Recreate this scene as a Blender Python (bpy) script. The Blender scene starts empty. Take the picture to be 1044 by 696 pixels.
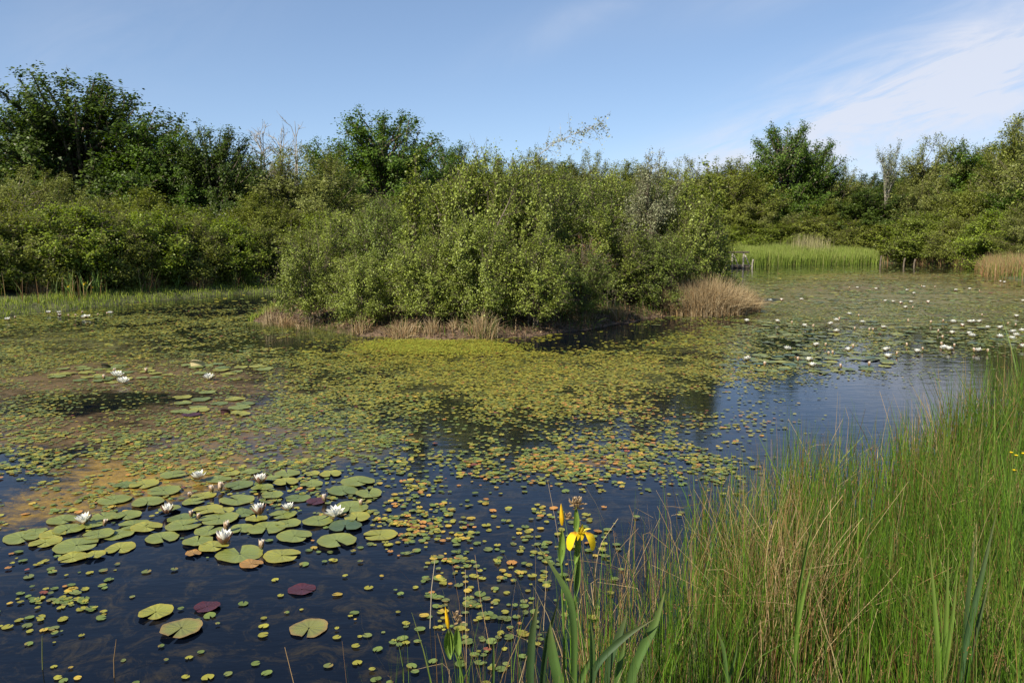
import bpy, math, random
import numpy as np
from mathutils import Vector
R = math.radians
rng = np.random.default_rng(7)
random.seed(7)
scene = bpy.context.scene
COL = scene.collection

# ------------------------------------------------------------------ camera geometry
F, PITCH, CAMZ = 845.0, R(7.6), 2.1
CP, SP = math.cos(PITCH), math.sin(PITCH)

def ray(px, py):
    u, v = (px - 522) / F, (348 - py) / F
    return np.array([u, CP + v * SP, -SP + v * CP])

def at_depth(px, py, d):
    r = ray(px, py)
    return np.array([0, 0, CAMZ]) + r * (d / r[1])

def on_plane(px, py, z=0.0):
    r = ray(px, py)
    return np.array([0, 0, CAMZ]) + r * ((z - CAMZ) / r[2])

def project(x, y, z=0.0):
    dz = z - CAMZ
    w = y * CP - dz * SP
    v = y * SP + dz * CP
    w = np.where(np.abs(w) < 1e-3, 1e-3, w)
    return 522 + F * x / w, 348 - F * v / w

# ------------------------------------------------------------------ helpers
def link(o, parent=None):
    COL.objects.link(o)
    if parent is not None:
        o.parent = parent
    return o

def tag(o, label=None, cat=None, group=None, kind=None):
    if label: o['label'] = label
    if cat: o['category'] = cat
    if group: o['group'] = group
    if kind: o['kind'] = kind
    return o

def empty(name, loc, rz=0.0, sc=1.0):
    o = bpy.data.objects.new(name, None)
    o.location = [float(a) for a in loc]
    o.rotation_euler = (0, 0, rz)
    o.scale = (sc, sc, sc) if np.isscalar(sc) else sc
    o.empty_display_size = 0.1
    return link(o)

def mesh_np(name, V, Fc, mat, col=None, smooth=False):
    """V (n,3); Fc int array (m,k) or list of such arrays; col (n,3) vertex colours."""
    V = np.ascontiguousarray(V, dtype=np.float32)
    if not isinstance(Fc, list): Fc = [Fc]
    Fc = [np.asarray(f, dtype=np.int32) for f in Fc if len(f)]
    me = bpy.data.meshes.new(name)
    me.vertices.add(len(V)); me.vertices.foreach_set('co', V.ravel())
    loops = np.concatenate([f.ravel() for f in Fc])
    tot = np.concatenate([np.full(len(f), f.shape[1], dtype=np.int32) for f in Fc])
    start = np.concatenate([[0], np.cumsum(tot)[:-1]]).astype(np.int32)
    me.loops.add(len(loops)); me.loops.foreach_set('vertex_index', loops)
    me.polygons.add(len(tot)); me.polygons.foreach_set('loop_start', start)
    try: me.polygons.foreach_set('loop_total', tot)
    except Exception: pass
    if col is not None:
        a = me.attributes.new('Col', 'FLOAT_COLOR', 'POINT')
        c = np.ones((len(V), 4), dtype=np.float32); c[:, :col.shape[1]] = col
        a.data.foreach_set('color', c.ravel())
    if smooth:
        me.polygons.foreach_set('use_smooth', np.ones(len(tot), dtype=bool))
    me.update(calc_edges=True)
    if mat: me.materials.append(mat)
    return me

def obj(name, me, parent=None, loc=None):
    o = bpy.data.objects.new(name, me)
    if loc is not None: o.location = [float(a) for a in loc]
    return link(o, parent)

def nrm(a):
    return a / np.maximum(np.linalg.norm(a, axis=-1, keepdims=True), 1e-9)

def hash2(i, j, s):
    h = (i.astype(np.int64) * 374761393 + j.astype(np.int64) * 668265263 + s * 144665) & 0x7fffffff
    h = ((h ^ (h >> 13)) * 1274126177) & 0x7fffffff
    return ((h ^ (h >> 16)) & 0xffff) / 65535.0

def vnoise(x, y, s=0):
    xi, yi = np.floor(x), np.floor(y)
    fx, fy = x - xi, y - yi
    fx, fy = fx * fx * (3 - 2 * fx), fy * fy * (3 - 2 * fy)
    xi, yi = xi.astype(np.int64), yi.astype(np.int64)
    a, b = hash2(xi, yi, s), hash2(xi + 1, yi, s)
    c, d = hash2(xi, yi + 1, s), hash2(xi + 1, yi + 1, s)
    return (a * (1 - fx) + b * fx) * (1 - fy) + (c * (1 - fx) + d * fx) * fy

def fbm(x, y, s=0, o=4):
    t, amp, n = 0, 0, 0.5
    for k in range(o):
        t = t + n * vnoise(x * 2 ** k + 17.3 * k, y * 2 ** k - 9.1 * k, s + k); amp += n; n *= 0.5
    return t / amp

def tubes(paths, radii, k=5):
    """paths: list of (n,3) arrays; radii: list of (n,) arrays -> V, F"""
    Vs, Fs, off = [], [], 0
    ang = np.arange(k) * 2 * math.pi / k
    for P, r in zip(paths, radii):
        P = np.asarray(P, float); r = np.asarray(r, float)
        T = nrm(np.gradient(P, axis=0))
        ref = np.array([0.3, 0.9, 0.1]) if abs(T[0][2]) > .7 else np.array([0, 0, 1.0])
        A = nrm(np.cross(T, ref)); B = np.cross(T, A)
        ring = P[:, None, :] + r[:, None, None] * (np.cos(ang)[None, :, None] * A[:, None, :] + np.sin(ang)[None, :, None] * B[:, None, :])
        Vs.append(ring.reshape(-1, 3))
        n = len(P)
        i = np.arange(n - 1)[:, None] * k; j = np.arange(k)[None, :]; j2 = (j + 1) % k
        Fs.append(np.stack([i + j, i + j2, i + k + j2, i + k + j], -1).reshape(-1, 4) + off)
        off += n * k
    return np.concatenate(Vs), np.concatenate(Fs)

# ------------------------------------------------------------------ materials
def newmat(name):
    m = bpy.data.materials.new(name); m.use_nodes = True
    nt = m.node_tree; nt.nodes.clear()
    return m, nt, nt.nodes, nt.links

def N(nt, t, **kw):
    n = nt.nodes.new(t)
    for k, v in kw.items():
        if k in n.inputs: n.inputs[k].default_value = v
        else: setattr(n, k, v)
    return n

def leaf_mat(name, transl=0.35, rough=0.45, spec=0.4):
    """leaf / blade material; the leaf's own colour comes from its mesh colour attribute"""
    m, nt, nd, lk = newmat(name)
    at = N(nt, 'ShaderNodeAttribute', attribute_name='Col')
    p = N(nt, 'ShaderNodeBsdfPrincipled', Roughness=rough)
    p.inputs['Specular IOR Level'].default_value = spec
    lk.new(at.outputs['Color'], p.inputs['Base Color'])
    tr = N(nt, 'ShaderNodeBsdfTranslucent')
    hs = N(nt, 'ShaderNodeHueSaturation', Saturation=1.15, Value=1.25)
    lk.new(at.outputs['Color'], hs.inputs['Color']); lk.new(hs.outputs[0], tr.inputs['Color'])
    mx = N(nt, 'ShaderNodeMixShader', Fac=transl)
    lk.new(p.outputs[0], mx.inputs[1]); lk.new(tr.outputs[0], mx.inputs[2])
    o = N(nt, 'ShaderNodeOutputMaterial'); lk.new(mx.outputs[0], o.inputs['Surface'])
    return m

def bark_mat(name, c1, c2, scale=8):
    m, nt, nd, lk = newmat(name)
    tc = N(nt, 'ShaderNodeTexCoord'); mp = N(nt, 'ShaderNodeMapping'); mp.inputs['Scale'].default_value = (1, 1, .3)
    lk.new(tc.outputs['Object'], mp.inputs[0])
    no = N(nt, 'ShaderNodeTexNoise', Scale=scale, Detail=5.0); lk.new(mp.outputs[0], no.inputs['Vector'])
    cr = N(nt, 'ShaderNodeValToRGB'); cr.color_ramp.elements[0].position = .35; cr.color_ramp.elements[1].position = .65
    cr.color_ramp.elements[0].color = (*c1, 1); cr.color_ramp.elements[1].color = (*c2, 1)
    lk.new(no.outputs[0], cr.inputs[0])
    p = N(nt, 'ShaderNodeBsdfPrincipled', Roughness=.85); lk.new(cr.outputs[0], p.inputs['Base Color'])
    b = N(nt, 'ShaderNodeBump', Strength=.4, Distance=.02); lk.new(no.outputs[0], b.inputs['Height']); lk.new(b.outputs[0], p.inputs['Normal'])
    o = N(nt, 'ShaderNodeOutputMaterial'); lk.new(p.outputs[0], o.inputs['Surface'])
    return m

M_leaf = leaf_mat('tree_leaf', .34, .45, .30)
M_grass = leaf_mat('grass_blade', .3, .5, .3)
M_dry = leaf_mat('dry_stalk', .2, .7, .15)
M_iris = leaf_mat('iris_leaf', .22, .38, .4)
M_petal = leaf_mat('petal', .35, .6, .2)
M_bark = bark_mat('brown_bark', (.06, .045, .03), (.16, .13, .095))
M_pale = bark_mat('pale_bark', (.16, .14, .11), (.46, .42, .36))
M_wood = bark_mat('weathered_wood', (.16, .145, .12), (.32, .30, .25), 14)
M_darkwood = bark_mat('dark_wet_wood', (.05, .04, .03), (.12, .095, .07), 14)

def pad_mat():
    m, nt, nd, lk = newmat('lily_pad')
    at = N(nt, 'ShaderNodeAttribute', attribute_name='Col')
    tc = N(nt, 'ShaderNodeTexCoord')
    no = N(nt, 'ShaderNodeTexNoise', Scale=22.0, Detail=4.0, Roughness=.6); lk.new(tc.outputs['Object'], no.inputs['Vector'])
    mr = N(nt, 'ShaderNodeMapRange'); mr.inputs['From Min'].default_value = .3; mr.inputs['From Max'].default_value = .7
    mr.inputs['To Min'].default_value = .8; mr.inputs['To Max'].default_value = 1.18
    lk.new(no.outputs[0], mr.inputs[0])
    hs = N(nt, 'ShaderNodeHueSaturation'); lk.new(at.outputs['Color'], hs.inputs['Color']); lk.new(mr.outputs[0], hs.inputs['Value'])
    p = N(nt, 'ShaderNodeBsdfPrincipled', Roughness=.38); p.inputs['Specular IOR Level'].default_value = .5
    lk.new(hs.outputs[0], p.inputs['Base Color'])
    # radial veins as a soft bump
    sx = N(nt, 'ShaderNodeSeparateXYZ'); lk.new(tc.outputs['Object'], sx.inputs[0])
    a2 = N(nt, 'ShaderNodeMath', operation='ARCTAN2'); lk.new(sx.outputs[1], a2.inputs[0]); lk.new(sx.outputs[0], a2.inputs[1])
    ml = N(nt, 'ShaderNodeMath', operation='MULTIPLY'); ml.inputs[1].default_value = 13.0; lk.new(a2.outputs[0], ml.inputs[0])
    sn = N(nt, 'ShaderNodeMath', operation='SINE'); lk.new(ml.outputs[0], sn.inputs[0])
    b = N(nt, 'ShaderNodeBump', Strength=.25, Distance=.003); lk.new(sn.outputs[0], b.inputs['Height']); lk.new(b.outputs[0], p.inputs['Normal'])
    o = N(nt, 'ShaderNodeOutputMaterial'); lk.new(p.outputs[0], o.inputs['Surface'])
    return m
M_pad = pad_mat()
M_float = leaf_mat('small_floating_leaf', .08, .4, .4)

# ------------------------------------------------------------------ world, sun, camera
SUN_EL, SUN_DIR = R(40), nrm(np.array([-.66, -.75]))     # horizontal direction towards the sun
w = bpy.data.worlds.new('World'); scene.world = w; w.use_nodes = True
nt = w.node_tree; nt.nodes.clear(); lk = nt.links
sky = nt.nodes.new('ShaderNodeTexSky'); sky.sky_type = 'NISHITA'; sky.sun_disc = False
sky.sun_elevation = SUN_EL; sky.sun_rotation = math.atan2(SUN_DIR[0], SUN_DIR[1])
sky.air_density = 1.0; sky.dust_density = .2; sky.ozone_density = 1.8; sky.altitude = 3000
bg = N(nt, 'ShaderNodeBackground', Strength=.10)
gsk = N(nt, 'ShaderNodeGamma', Gamma=.68); lk.new(sky.outputs[0], gsk.inputs['Color'])
msk = N(nt, 'ShaderNodeVectorMath', operation='MULTIPLY'); msk.inputs[1].default_value = (1.12, 1.25, 1.42)
lk.new(gsk.outputs[0], msk.inputs[0]); lk.new(msk.outputs[0], bg.inputs['Color'])
tc = nt.nodes.new('ShaderNodeTexCoord')
sx = nt.nodes.new('ShaderNodeSeparateXYZ'); lk.new(tc.outputs['Generated'], sx.inputs[0])
def M(op, a, b=None, c=None):
    n = nt.nodes.new('ShaderNodeMath'); n.operation = op
    for i, v in enumerate((a, b, c)):
        if v is None: continue
        if isinstance(v, (int, float)): n.inputs[i].default_value = v
        else: lk.new(v, n.inputs[i])
    return n.outputs[0]
X, Y, Z = sx.outputs
yy = M('MAXIMUM', Y, .05)
U, Vv = M('DIVIDE', X, yy), M('DIVIDE', Z, yy)
def streak(cu, cv, ru, rv, rot, amp, sc=(5, 22), seed=0.0, lo=.3, hi=.7):
    """a cirrus veil: noise drawn out along one direction of the sky inside a soft ellipse"""
    c, s = math.cos(rot), math.sin(rot)
    du, dv = M('SUBTRACT', U, cu), M('SUBTRACT', Vv, cv)
    a = M('ADD', M('MULTIPLY', du, c), M('MULTIPLY', dv, s))
    b = M('SUBTRACT', M('MULTIPLY', dv, c), M('MULTIPLY', du, s))
    e = M('ADD', M('POWER', M('ABSOLUTE', M('DIVIDE', a, ru)), 2.0), M('POWER', M('ABSOLUTE', M('DIVIDE', b, rv)), 2.0))
    mask = M('POWER', 2.718, M('MULTIPLY', e, -1.0))
    cb = nt.nodes.new('ShaderNodeCombineXYZ')
    lk.new(M('MULTIPLY', a, sc[0]), cb.inputs[0]); lk.new(M('MULTIPLY', b, sc[1]), cb.inputs[1]); cb.inputs[2].default_value = seed
    no = N(nt, 'ShaderNodeTexNoise', Scale=1.0, Detail=9.0, Roughness=.62, Distortion=.9); lk.new(cb.outputs[0], no.inputs['Vector'])
    mr = nt.nodes.new('ShaderNodeMapRange'); mr.inputs['From Min'].default_value = lo; mr.inputs['From Max'].default_value = hi
    lk.new(no.outputs[0], mr.inputs[0])
    return M('MULTIPLY', M('MULTIPLY', mask, mr.outputs[0]), amp)
parts = [streak(.50, .165, .20, .060, R(19), 1.75, (4.5, 24), 1.0, .38, .76),
         streak(.60, .20, .16, .035, R(24), 1.2, (5, 28), 11.0, .40, .74),
         streak(.36, .11, .20, .035, R(16), 1.3, (5, 22), 2.0, .36, .66),
         streak(.56, .235, .12, .06, R(40), .45, (4, 14), 3.0, .25, .75),
         streak(.04, .225, .10, .02, R(25), .2, (5, 12), 4.0, .3, .8),
         streak(.14, .27, .12, .025, R(20), .22, (5, 12), 5.0, .3, .8),
         streak(.33, .29, .14, .03, R(18), .30, (5, 12), 6.0, .3, .8),
         streak(-.5, .22, .3, .1, R(30), .18, (4, 10), 7.0, .3, .8),
         streak(.55, .07, .3, .05, R(8), .6, (4, 12), 8.0, .25, .7)]
tot = parts[0]
for q in parts[1:]: tot = M('ADD', tot, q)
tot = M('MULTIPLY', M('MINIMUM', tot, .85), M('GREATER_THAN', Y, .0))
cl = N(nt, 'ShaderNodeBackground', Strength=.53); cl.inputs['Color'].default_value = (.84, .88, 1.0, 1)
mx = nt.nodes.new('ShaderNodeMixShader'); lk.new(tot, mx.inputs[0]); lk.new(bg.outputs[0], mx.inputs[1]); lk.new(cl.outputs[0], mx.inputs[2])
wo = nt.nodes.new('ShaderNodeOutputWorld'); lk.new(mx.outputs[0], wo.inputs['Surface'])

sd_ = bpy.data.lights.new('sun', 'SUN'); sd_.energy = 5.0; sd_.angle = R(.53); sd_.color = (1, .91, .74)
so = bpy.data.objects.new('sun', sd_); link(so); so.location = (-20, -15, 30)
dirv = Vector((SUN_DIR[0] * math.cos(SUN_EL), SUN_DIR[1] * math.cos(SUN_EL), math.sin(SUN_EL)))
so.rotation_euler = dirv.to_track_quat('Z', 'Y').to_euler()

cd = bpy.data.cameras.new('camera'); cd.sensor_width = 36; cd.lens = 36 * F / 1044; cd.clip_start = .05; cd.clip_end = 5000
co = bpy.data.objects.new('camera', cd); link(co); co.location = (0, 0, CAMZ); co.rotation_euler = (R(90) - PITCH, 0, 0)
scene.camera = co
vs = scene.view_settings; vs.view_transform = 'Standard'; vs.look = 'None'; vs.exposure = 0.80; vs.gamma = 1.0; vs.use_curve_mapping = False
cy = scene.cycles
cy.max_bounces = 6; cy.diffuse_bounces = 3; cy.glossy_bounces = 3; cy.transmission_bounces = 3; cy.transparent_max_bounces = 6
cy.caustics_reflective = False; cy.caustics_refractive = False
try: cy.use_denoising = True
except Exception: pass

# ------------------------------------------------------------------ pond outline, terrain
px_shore = [(-60, 332), (0, 323), (60, 317), (130, 309), (200, 303), (285, 297)]
pond = [tuple(on_plane(a, b)[:2]) for a, b in px_shore]
pond += [(-6, 36), (0, 45), (8, 50)]
pond += [tuple(on_plane(a, b)[:2]) for a, b in [(745, 271), (800, 270), (860, 269), (925, 268), (960, 270), (1000, 274), (1012, 281), (1044, 287), (1120, 296)]]
pond += [(27, 28), (24, 20), (17, 15), (11.5, 12.2), (8.0, 10.2), (5.9, 8.8), (4.6, 7.6), (3.2, 6.3), (2.0, 5.2), (1.0, 4.3), (.30, 3.5), (-.02, 2.85), (-.3, 2.3), (-.55, 1.6), (-1.2, .9), (-4, .4), (-9, 1), (-16, 4), (-22, 12)]
POND = np.array(pond)
isl_px = [(258, 327), (300, 331), (350, 339), (400, 344), (455, 347), (510, 345), (545, 343), (590, 338), (640, 329), (690, 321), (740, 318), (775, 310), (772, 303), (730, 299), (600, 297), (450, 299), (330, 307), (270, 317)]
ISL = np.array([on_plane(a, b)[:2] for a, b in isl_px])

def sdist(P, x, y):
    """signed distance, positive inside polygon P"""
    x = np.asarray(x, float); y = np.asarray(y, float)
    d = np.full(x.shape, 1e9); ins = np.zeros(x.shape, bool)
    n = len(P)
    for i in range(n):
        ax, ay = P[i]; bx, by = P[(i + 1) % n]
        ex, ey = bx - ax, by - ay
        t = np.clip(((x - ax) * ex + (y - ay) * ey) / (ex * ex + ey * ey), 0, 1)
        d = np.minimum(d, np.hypot(x - ax - t * ex, y - ay - t * ey))
        c = (ay > y) != (by > y)
        with np.errstate(divide='ignore', invalid='ignore'):
            xi = ax + (y - ay) * ex / (ey if ey != 0 else 1e-9)
        ins ^= c & (x < xi)
    return np.where(ins, d, -d)

def land(x, y):
    """distance onto dry land (positive) or out into the water (negative)"""
    x = np.asarray(x, float); y = np.asarray(y, float)
    wob = (fbm(x * .9, y * .9, 5) - .5) * .55 * np.clip(np.hypot(x, y) / 14, .2, 1.2)
    return np.maximum(-sdist(POND, x, y), sdist(ISL, x, y)) + wob

def height(x, y):
    L = land(x, y); x = np.asarray(x, float); y = np.asarray(y, float)
    isl = sdist(ISL, x, y) > -1
    up = np.where(isl, .30 * (1 - np.exp(-np.maximum(L, 0) / .7)), .38 * (1 - np.exp(-np.maximum(L, 0) / .9)))
    bump = (fbm(x * 1.7, y * 1.7, 11) - .5) * .12 * np.clip(L / .5, 0, 1)
    far = np.clip((np.hypot(x, y) - 62) / 60, 0, 1) * 1.2
    return np.where(L > 0, up + bump + far, np.maximum(L * .5, -.7))

def H(x, y): return float(height(np.array([float(x)]), np.array([float(y)]))[0])

def axis(parts):
    return np.unique(np.round(np.concatenate([np.arange(a, b, s) for a, b, s in parts]), 4))
xs = np.concatenate([-np.geomspace(1600, 60, 14), axis([(-48, -12, .7), (-12, 14, .16), (14, 60, .6)]), np.geomspace(64, 1600, 14)])
ys = np.concatenate([-np.geomspace(1500, 10, 12), axis([(-6, 1, .5), (1, 12, .14), (12, 30, .2), (30, 66, .5), (66, 100, 3)]), np.geomspace(110, 2500, 14)])
GX, GY = np.meshgrid(xs, ys)
GZ = height(GX.ravel(), GY.ravel())
def gridfaces(nx, ny):
    i = (np.arange(ny - 1)[:, None] * nx + np.arange(nx - 1)[None, :]).ravel()
    return np.stack([i, i + 1, i + nx + 1, i + nx], -1)
# soil colour: bare brown earth along the island rim, turf and litter elsewhere (a fact of the place, per vertex)
L_ = land(GX.ravel(), GY.ravel()); on_isl = sdist(ISL, GX.ravel(), GY.ravel()) > -1.2
earth = np.array([.11, .07, .045]); turf = np.array([.07, .085, .028]); litter = np.array([.075, .055, .03])
rim = np.clip(1 - L_ / 1.3, 0, 1)[:, None]
gc = np.where(on_isl[:, None], earth * rim + litter * (1 - rim), turf * .7 + litter * .3)
gc = np.where((~on_isl & (L_ > 3.0))[:, None], litter * .8 + turf * .2, gc)
m, nt, nd, lk = newmat('soil')
at = N(nt, 'ShaderNodeAttribute', attribute_name='Col'); tcn = N(nt, 'ShaderNodeTexCoord')
no = N(nt, 'ShaderNodeTexNoise', Scale=6.0, Detail=8.0, Roughness=.7); lk.new(tcn.outputs['Object'], no.inputs['Vector'])
mr = N(nt, 'ShaderNodeMapRange'); mr.inputs['From Min'].default_value = .3; mr.inputs['From Max'].default_value = .7; mr.inputs['To Min'].default_value = .55; mr.inputs['To Max'].default_value = 1.5
lk.new(no.outputs[0], mr.inputs[0]); hs = N(nt, 'ShaderNodeHueSaturation'); lk.new(at.outputs['Color'], hs.inputs['Color']); lk.new(mr.outputs[0], hs.inputs['Value'])
p = N(nt, 'ShaderNodeBsdfPrincipled', Roughness=.9); lk.new(hs.outputs[0], p.inputs['Base Color'])
b = N(nt, 'ShaderNodeBump', Strength=.8, Distance=.06); lk.new(no.outputs[0], b.inputs['Height']); lk.new(b.outputs[0], p.inputs['Normal'])
o = N(nt, 'ShaderNodeOutputMaterial'); lk.new(p.outputs[0], o.inputs['Surface'])
g = obj('ground', mesh_np('ground', np.stack([GX.ravel(), GY.ravel(), GZ], -1), gridfaces(len(xs), len(ys)), m, gc, True))
tag(g, 'low earth and turf banks round the pond and the small island', kind='structure')

# ------------------------------------------------------------------ surface cover maps (world fields, read off the photograph)
def blob(px, py, cx, cy, rx, ry, rot=0.0, p=2.0):
    c, s = math.cos(R(rot)), math.sin(R(rot))
    dx, dy = px - cx, py - cy
    a, b_ = (dx * c + dy * s) / rx, (-dx * s + dy * c) / ry
    return np.exp(-(a * a + b_ * b_) ** (p / 2))

def fields(x, y):
    """-> leaf cover, yellow share, orange share, algae cover, algae colour at the water point x, y"""
    px, py = project(x, y)
    n1 = fbm(x * .55, y * .35, 21); n2 = fbm(x * 1.6, y * 1.1, 31); n3 = fbm(x * 4, y * 3, 41)
    B = lambda *a, **k: blob(px, py, *a, **k)
    cov = np.zeros_like(px)
    def mxm(v): 
        nonlocal cov; cov = np.maximum(cov, v)
    mxm(1.0 * B(560, 388, 235, 42, 0, p=5))
    mxm(.95 * B(440, 425, 130, 50, 0, p=4))
    mxm(.85 * B(500, 455, 130, 42, 10, p=3))
    mxm(.75 * B(480, 515, 105, 60, 15, p=3))
    mxm(.55 * B(525, 570, 95, 62, 10, p=3))
    mxm(.30 * B(520, 640, 90, 70, 0, p=3))
    mxm(.30 * B(130, 440, 230, 60, 0, p=4)); mxm(.5 * B(330, 430, 90, 60, 0, p=4))
    mxm(.42 * B(60, 350, 260, 34, -4, p=4))
    mxm(.60 * B(320, 360, 130, 16, 0, p=3))
    mxm(.55 * B(330, 480, 120, 36, 0, p=3))
    mxm(.30 * B(60, 500, 140, 40, -10, p=3))
    mxm(.22 * B(60, 590, 110, 60, 0, p=3))
    mxm(.07 * B(240, 620, 260, 90, 0, p=4))
    mxm(.40 * B(30, 575, 40, 30, 0))
    mxm(.80 * B(720, 350, 110, 26, -6, p=3))
    mxm(.40 * B(690, 440, 100, 26, -8, p=3))
    mxm(.30 * B(700, 480, 70, 24, 0, p=3))
    mxm(.55 * B(900, 350, 160, 14, 0, p=4))
    mxm(.34 * B(900, 312, 240, 34, 0, p=4))
    mxm(.50 * B(1030, 345, 120, 14, 0, p=4))
    mxm(.30 * B(870, 375, 80, 12, 0))
    # open water
    cut = 1 - .85 * B(800, 408, 130, 17, 0, p=3) - 1.0 * B(640, 341, 115, 11, -8, p=3) - .6 * B(560, 352, 60, 6) - .8 * B(950, 372, 60, 14, 0)
    cut -= .7 * B(90, 410, 110, 14, -3) + .95 * B(285, 350, 95, 10, 2, p=3)
    cut -= .7 * B(880, 455, 120, 26, -10) + .6 * B(700, 412, 40, 16) + .3 * B(790, 440, 90, 14)
    cut -= .75 * B(220, 580, 200, 20, 0, p=4)
    cov = cov * np.clip(cut, 0.02, 1)
    # patches and lanes
    lane = np.clip((fbm(x * .9 + 5, y * .45, 51) - .33) / .18, 0, 1)
    mxm(.75 * B(420, 440, 150, 55, 0, p=4) * (n1 > .3))
    cov = cov * (.35 + .65 * lane) * np.clip((n2 - .25) * 3.2, .15, 1.25) * np.clip((n3 - .22) * 3.5, .1, 1.3)
    yel = np.clip(.42 + .55 * B(560, 385, 270, 42, 0, p=4) + .25 * B(200, 350, 300, 30) + (n1 - .5) * .5, 0, 1)
    ora = np.clip(.05 + .20 * B(520, 540, 160, 80, 0, p=3) + .12 * B(660, 420, 160, 50) + .10 * B(60, 590, 150, 80), 0, 1) * np.clip(n2 * 2, .4, 1.6) * np.clip(1.15 - np.hypot(x, y) / 22, .1, 1) 
    # algae
    ochre = np.array([.27, .17, .030]); brown = np.array([.14, .09, .036]); lime = np.array([.24, .27, .03]); olive = np.array([.12, .12, .030]); grey = np.array([.17, .145, .052])
    spec = [(1.0, B(150, 486, 160, 38, -6, p=3), ochre), (.85, B(260, 450, 190, 40, 0, p=4), brown * 1.1), (.7, B(600, 470, 90, 14), brown * 1.2), (.9, B(50, 520, 110, 40, -8, p=3), ochre * .85), (1.0, B(110, 410, 260, 66, 0, p=4), brown),
            (.8, B(60, 350, 200, 22, 0, p=3), olive), (.5, B(430, 440, 170, 60, 0, p=4), olive * .8 + brown * .2), (.7, B(560, 480, 60, 16), brown),
            (.8, B(560, 385, 240, 36, 0, p=4), olive), (1.0, B(440, 353, 84, 8.5, 0, p=6) * 1.3, lime), (.8, B(330, 358, 60, 5), lime * .8),
            (.95, B(900, 308, 260, 36, 0, p=4), grey), (1.0, B(880, 293, 75, 5, 0, p=3), brown * 1.2), (.85, B(900, 282, 150, 6, 0, p=3), ochre * .6 + grey * .4),
            (.9, B(980, 320, 60, 7, 0), brown * .7 + np.array([.02, .01, .03])), (.7, B(700, 352, 90, 20, -6, p=3), olive), (.9, B(1010, 290, 60, 7), ochre * .55),
            (.7, B(280, 350, 40, 10), olive * .7), (.45, B(300, 640, 300, 60, 0, p=3) * .5, brown * .35), (.5, B(760, 372, 60, 10), olive),
            (.8, B(600, 330, 60, 8, -12), earth * .7)]
    A = np.zeros_like(px); C = np.zeros(px.shape + (3,)); wsum = np.zeros_like(px) + 1e-6
    for a, f, c in spec:
        A = np.maximum(A, a * f); C += (f ** 2)[..., None] * c; wsum += f ** 2
    C /= wsum[..., None]
    A = A * np.clip(1 - .55 * B(90, 412, 130, 15, -3) - .6 * B(800, 408, 130, 17) - .8 * B(285, 350, 95, 9, 2, p=3) - .8 * B(640, 341, 115, 10, -8, p=3), 0, 1)
    return cov, yel, ora, np.clip(A, 0, 1), C

# ------------------------------------------------------------------ water
wxs = np.concatenate([axis([(-70, -14, 1.4), (-14, 20, .17), (20, 70, .6)])]); wys = axis([(-8, 2, 1), (2, 12, .12), (12, 32, .2), (32, 66, .5), (66, 80, 3)])
WX, WY = np.meshgrid(wxs, wys); wx, wy = WX.ravel(), WY.ravel()
wyc = np.maximum(wy, 2.0)
cov, yel, ora, A, C = fields(wx, wyc)
wc = np.concatenate([C, A[:, None]], -1).astype(np.float32)
m, nt, nd, lk = newmat('pond_water')
at = N(nt, 'ShaderNodeAttribute', attribute_name='Col'); tcn = N(nt, 'ShaderNodeTexCoord')
mp = N(nt, 'ShaderNodeMapping'); mp.inputs['Scale'].default_value = (.7, 1.0, 1); lk.new(tcn.outputs['Object'], mp.inputs[0])
no = N(nt, 'ShaderNodeTexNoise', Scale=1.6, Detail=9.0, Roughness=.68, Distortion=.6); lk.new(mp.outputs[0], no.inputs['Vector'])
# algae mask: coverage attribute decides where the mottling breaks the surface
def MM(op, a, b=None, c=None):
    n = nt.nodes.new('ShaderNodeMath'); n.operation = op
    for i, v in enumerate((a, b, c)):
        if v is None: continue
        if isinstance(v, (int, float)): n.inputs[i].default_value = v
        else: lk.new(v, n.inputs[i])
    return n.outputs[0]
noh = N(nt, 'ShaderNodeTexNoise', Scale=9.0, Detail=10.0, Roughness=.85, Distortion=.8); lk.new(mp.outputs[0], noh.inputs['Vector'])
nsum = MM('ADD', MM('MULTIPLY', no.outputs[0], .45), MM('MULTIPLY', noh.outputs[0], .55))
thr = MM('SUBTRACT', .74, MM('MULTIPLY', at.outputs['Alpha'], .36))
mr = N(nt, 'ShaderNodeMapRange', interpolation_type='SMOOTHSTEP'); lk.new(MM('SUBTRACT', nsum, thr), mr.inputs[0])
mr.inputs['From Min'].default_value = -.05; mr.inputs['From Max'].default_value = .14
mask = mr.outputs[0]
no2 = N(nt, 'ShaderNodeTexNoise', Scale=9.0, Detail=12.0, Roughness=.85); lk.new(tcn.outputs['Object'], no2.inputs['Vector'])
m2 = N(nt, 'ShaderNodeMapRange'); m2.inputs['From Min'].default_value = .3; m2.inputs['From Max'].default_value = .7; m2.inputs['To Min'].default_value = .25; m2.inputs['To Max'].default_value = 1.75
lk.new(no2.outputs[0], m2.inputs[0])
hs = N(nt, 'ShaderNodeHueSaturation'); lk.new(at.outputs['Color'], hs.inputs['Color']); lk.new(m2.outputs[0], hs.inputs['Value'])
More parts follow.
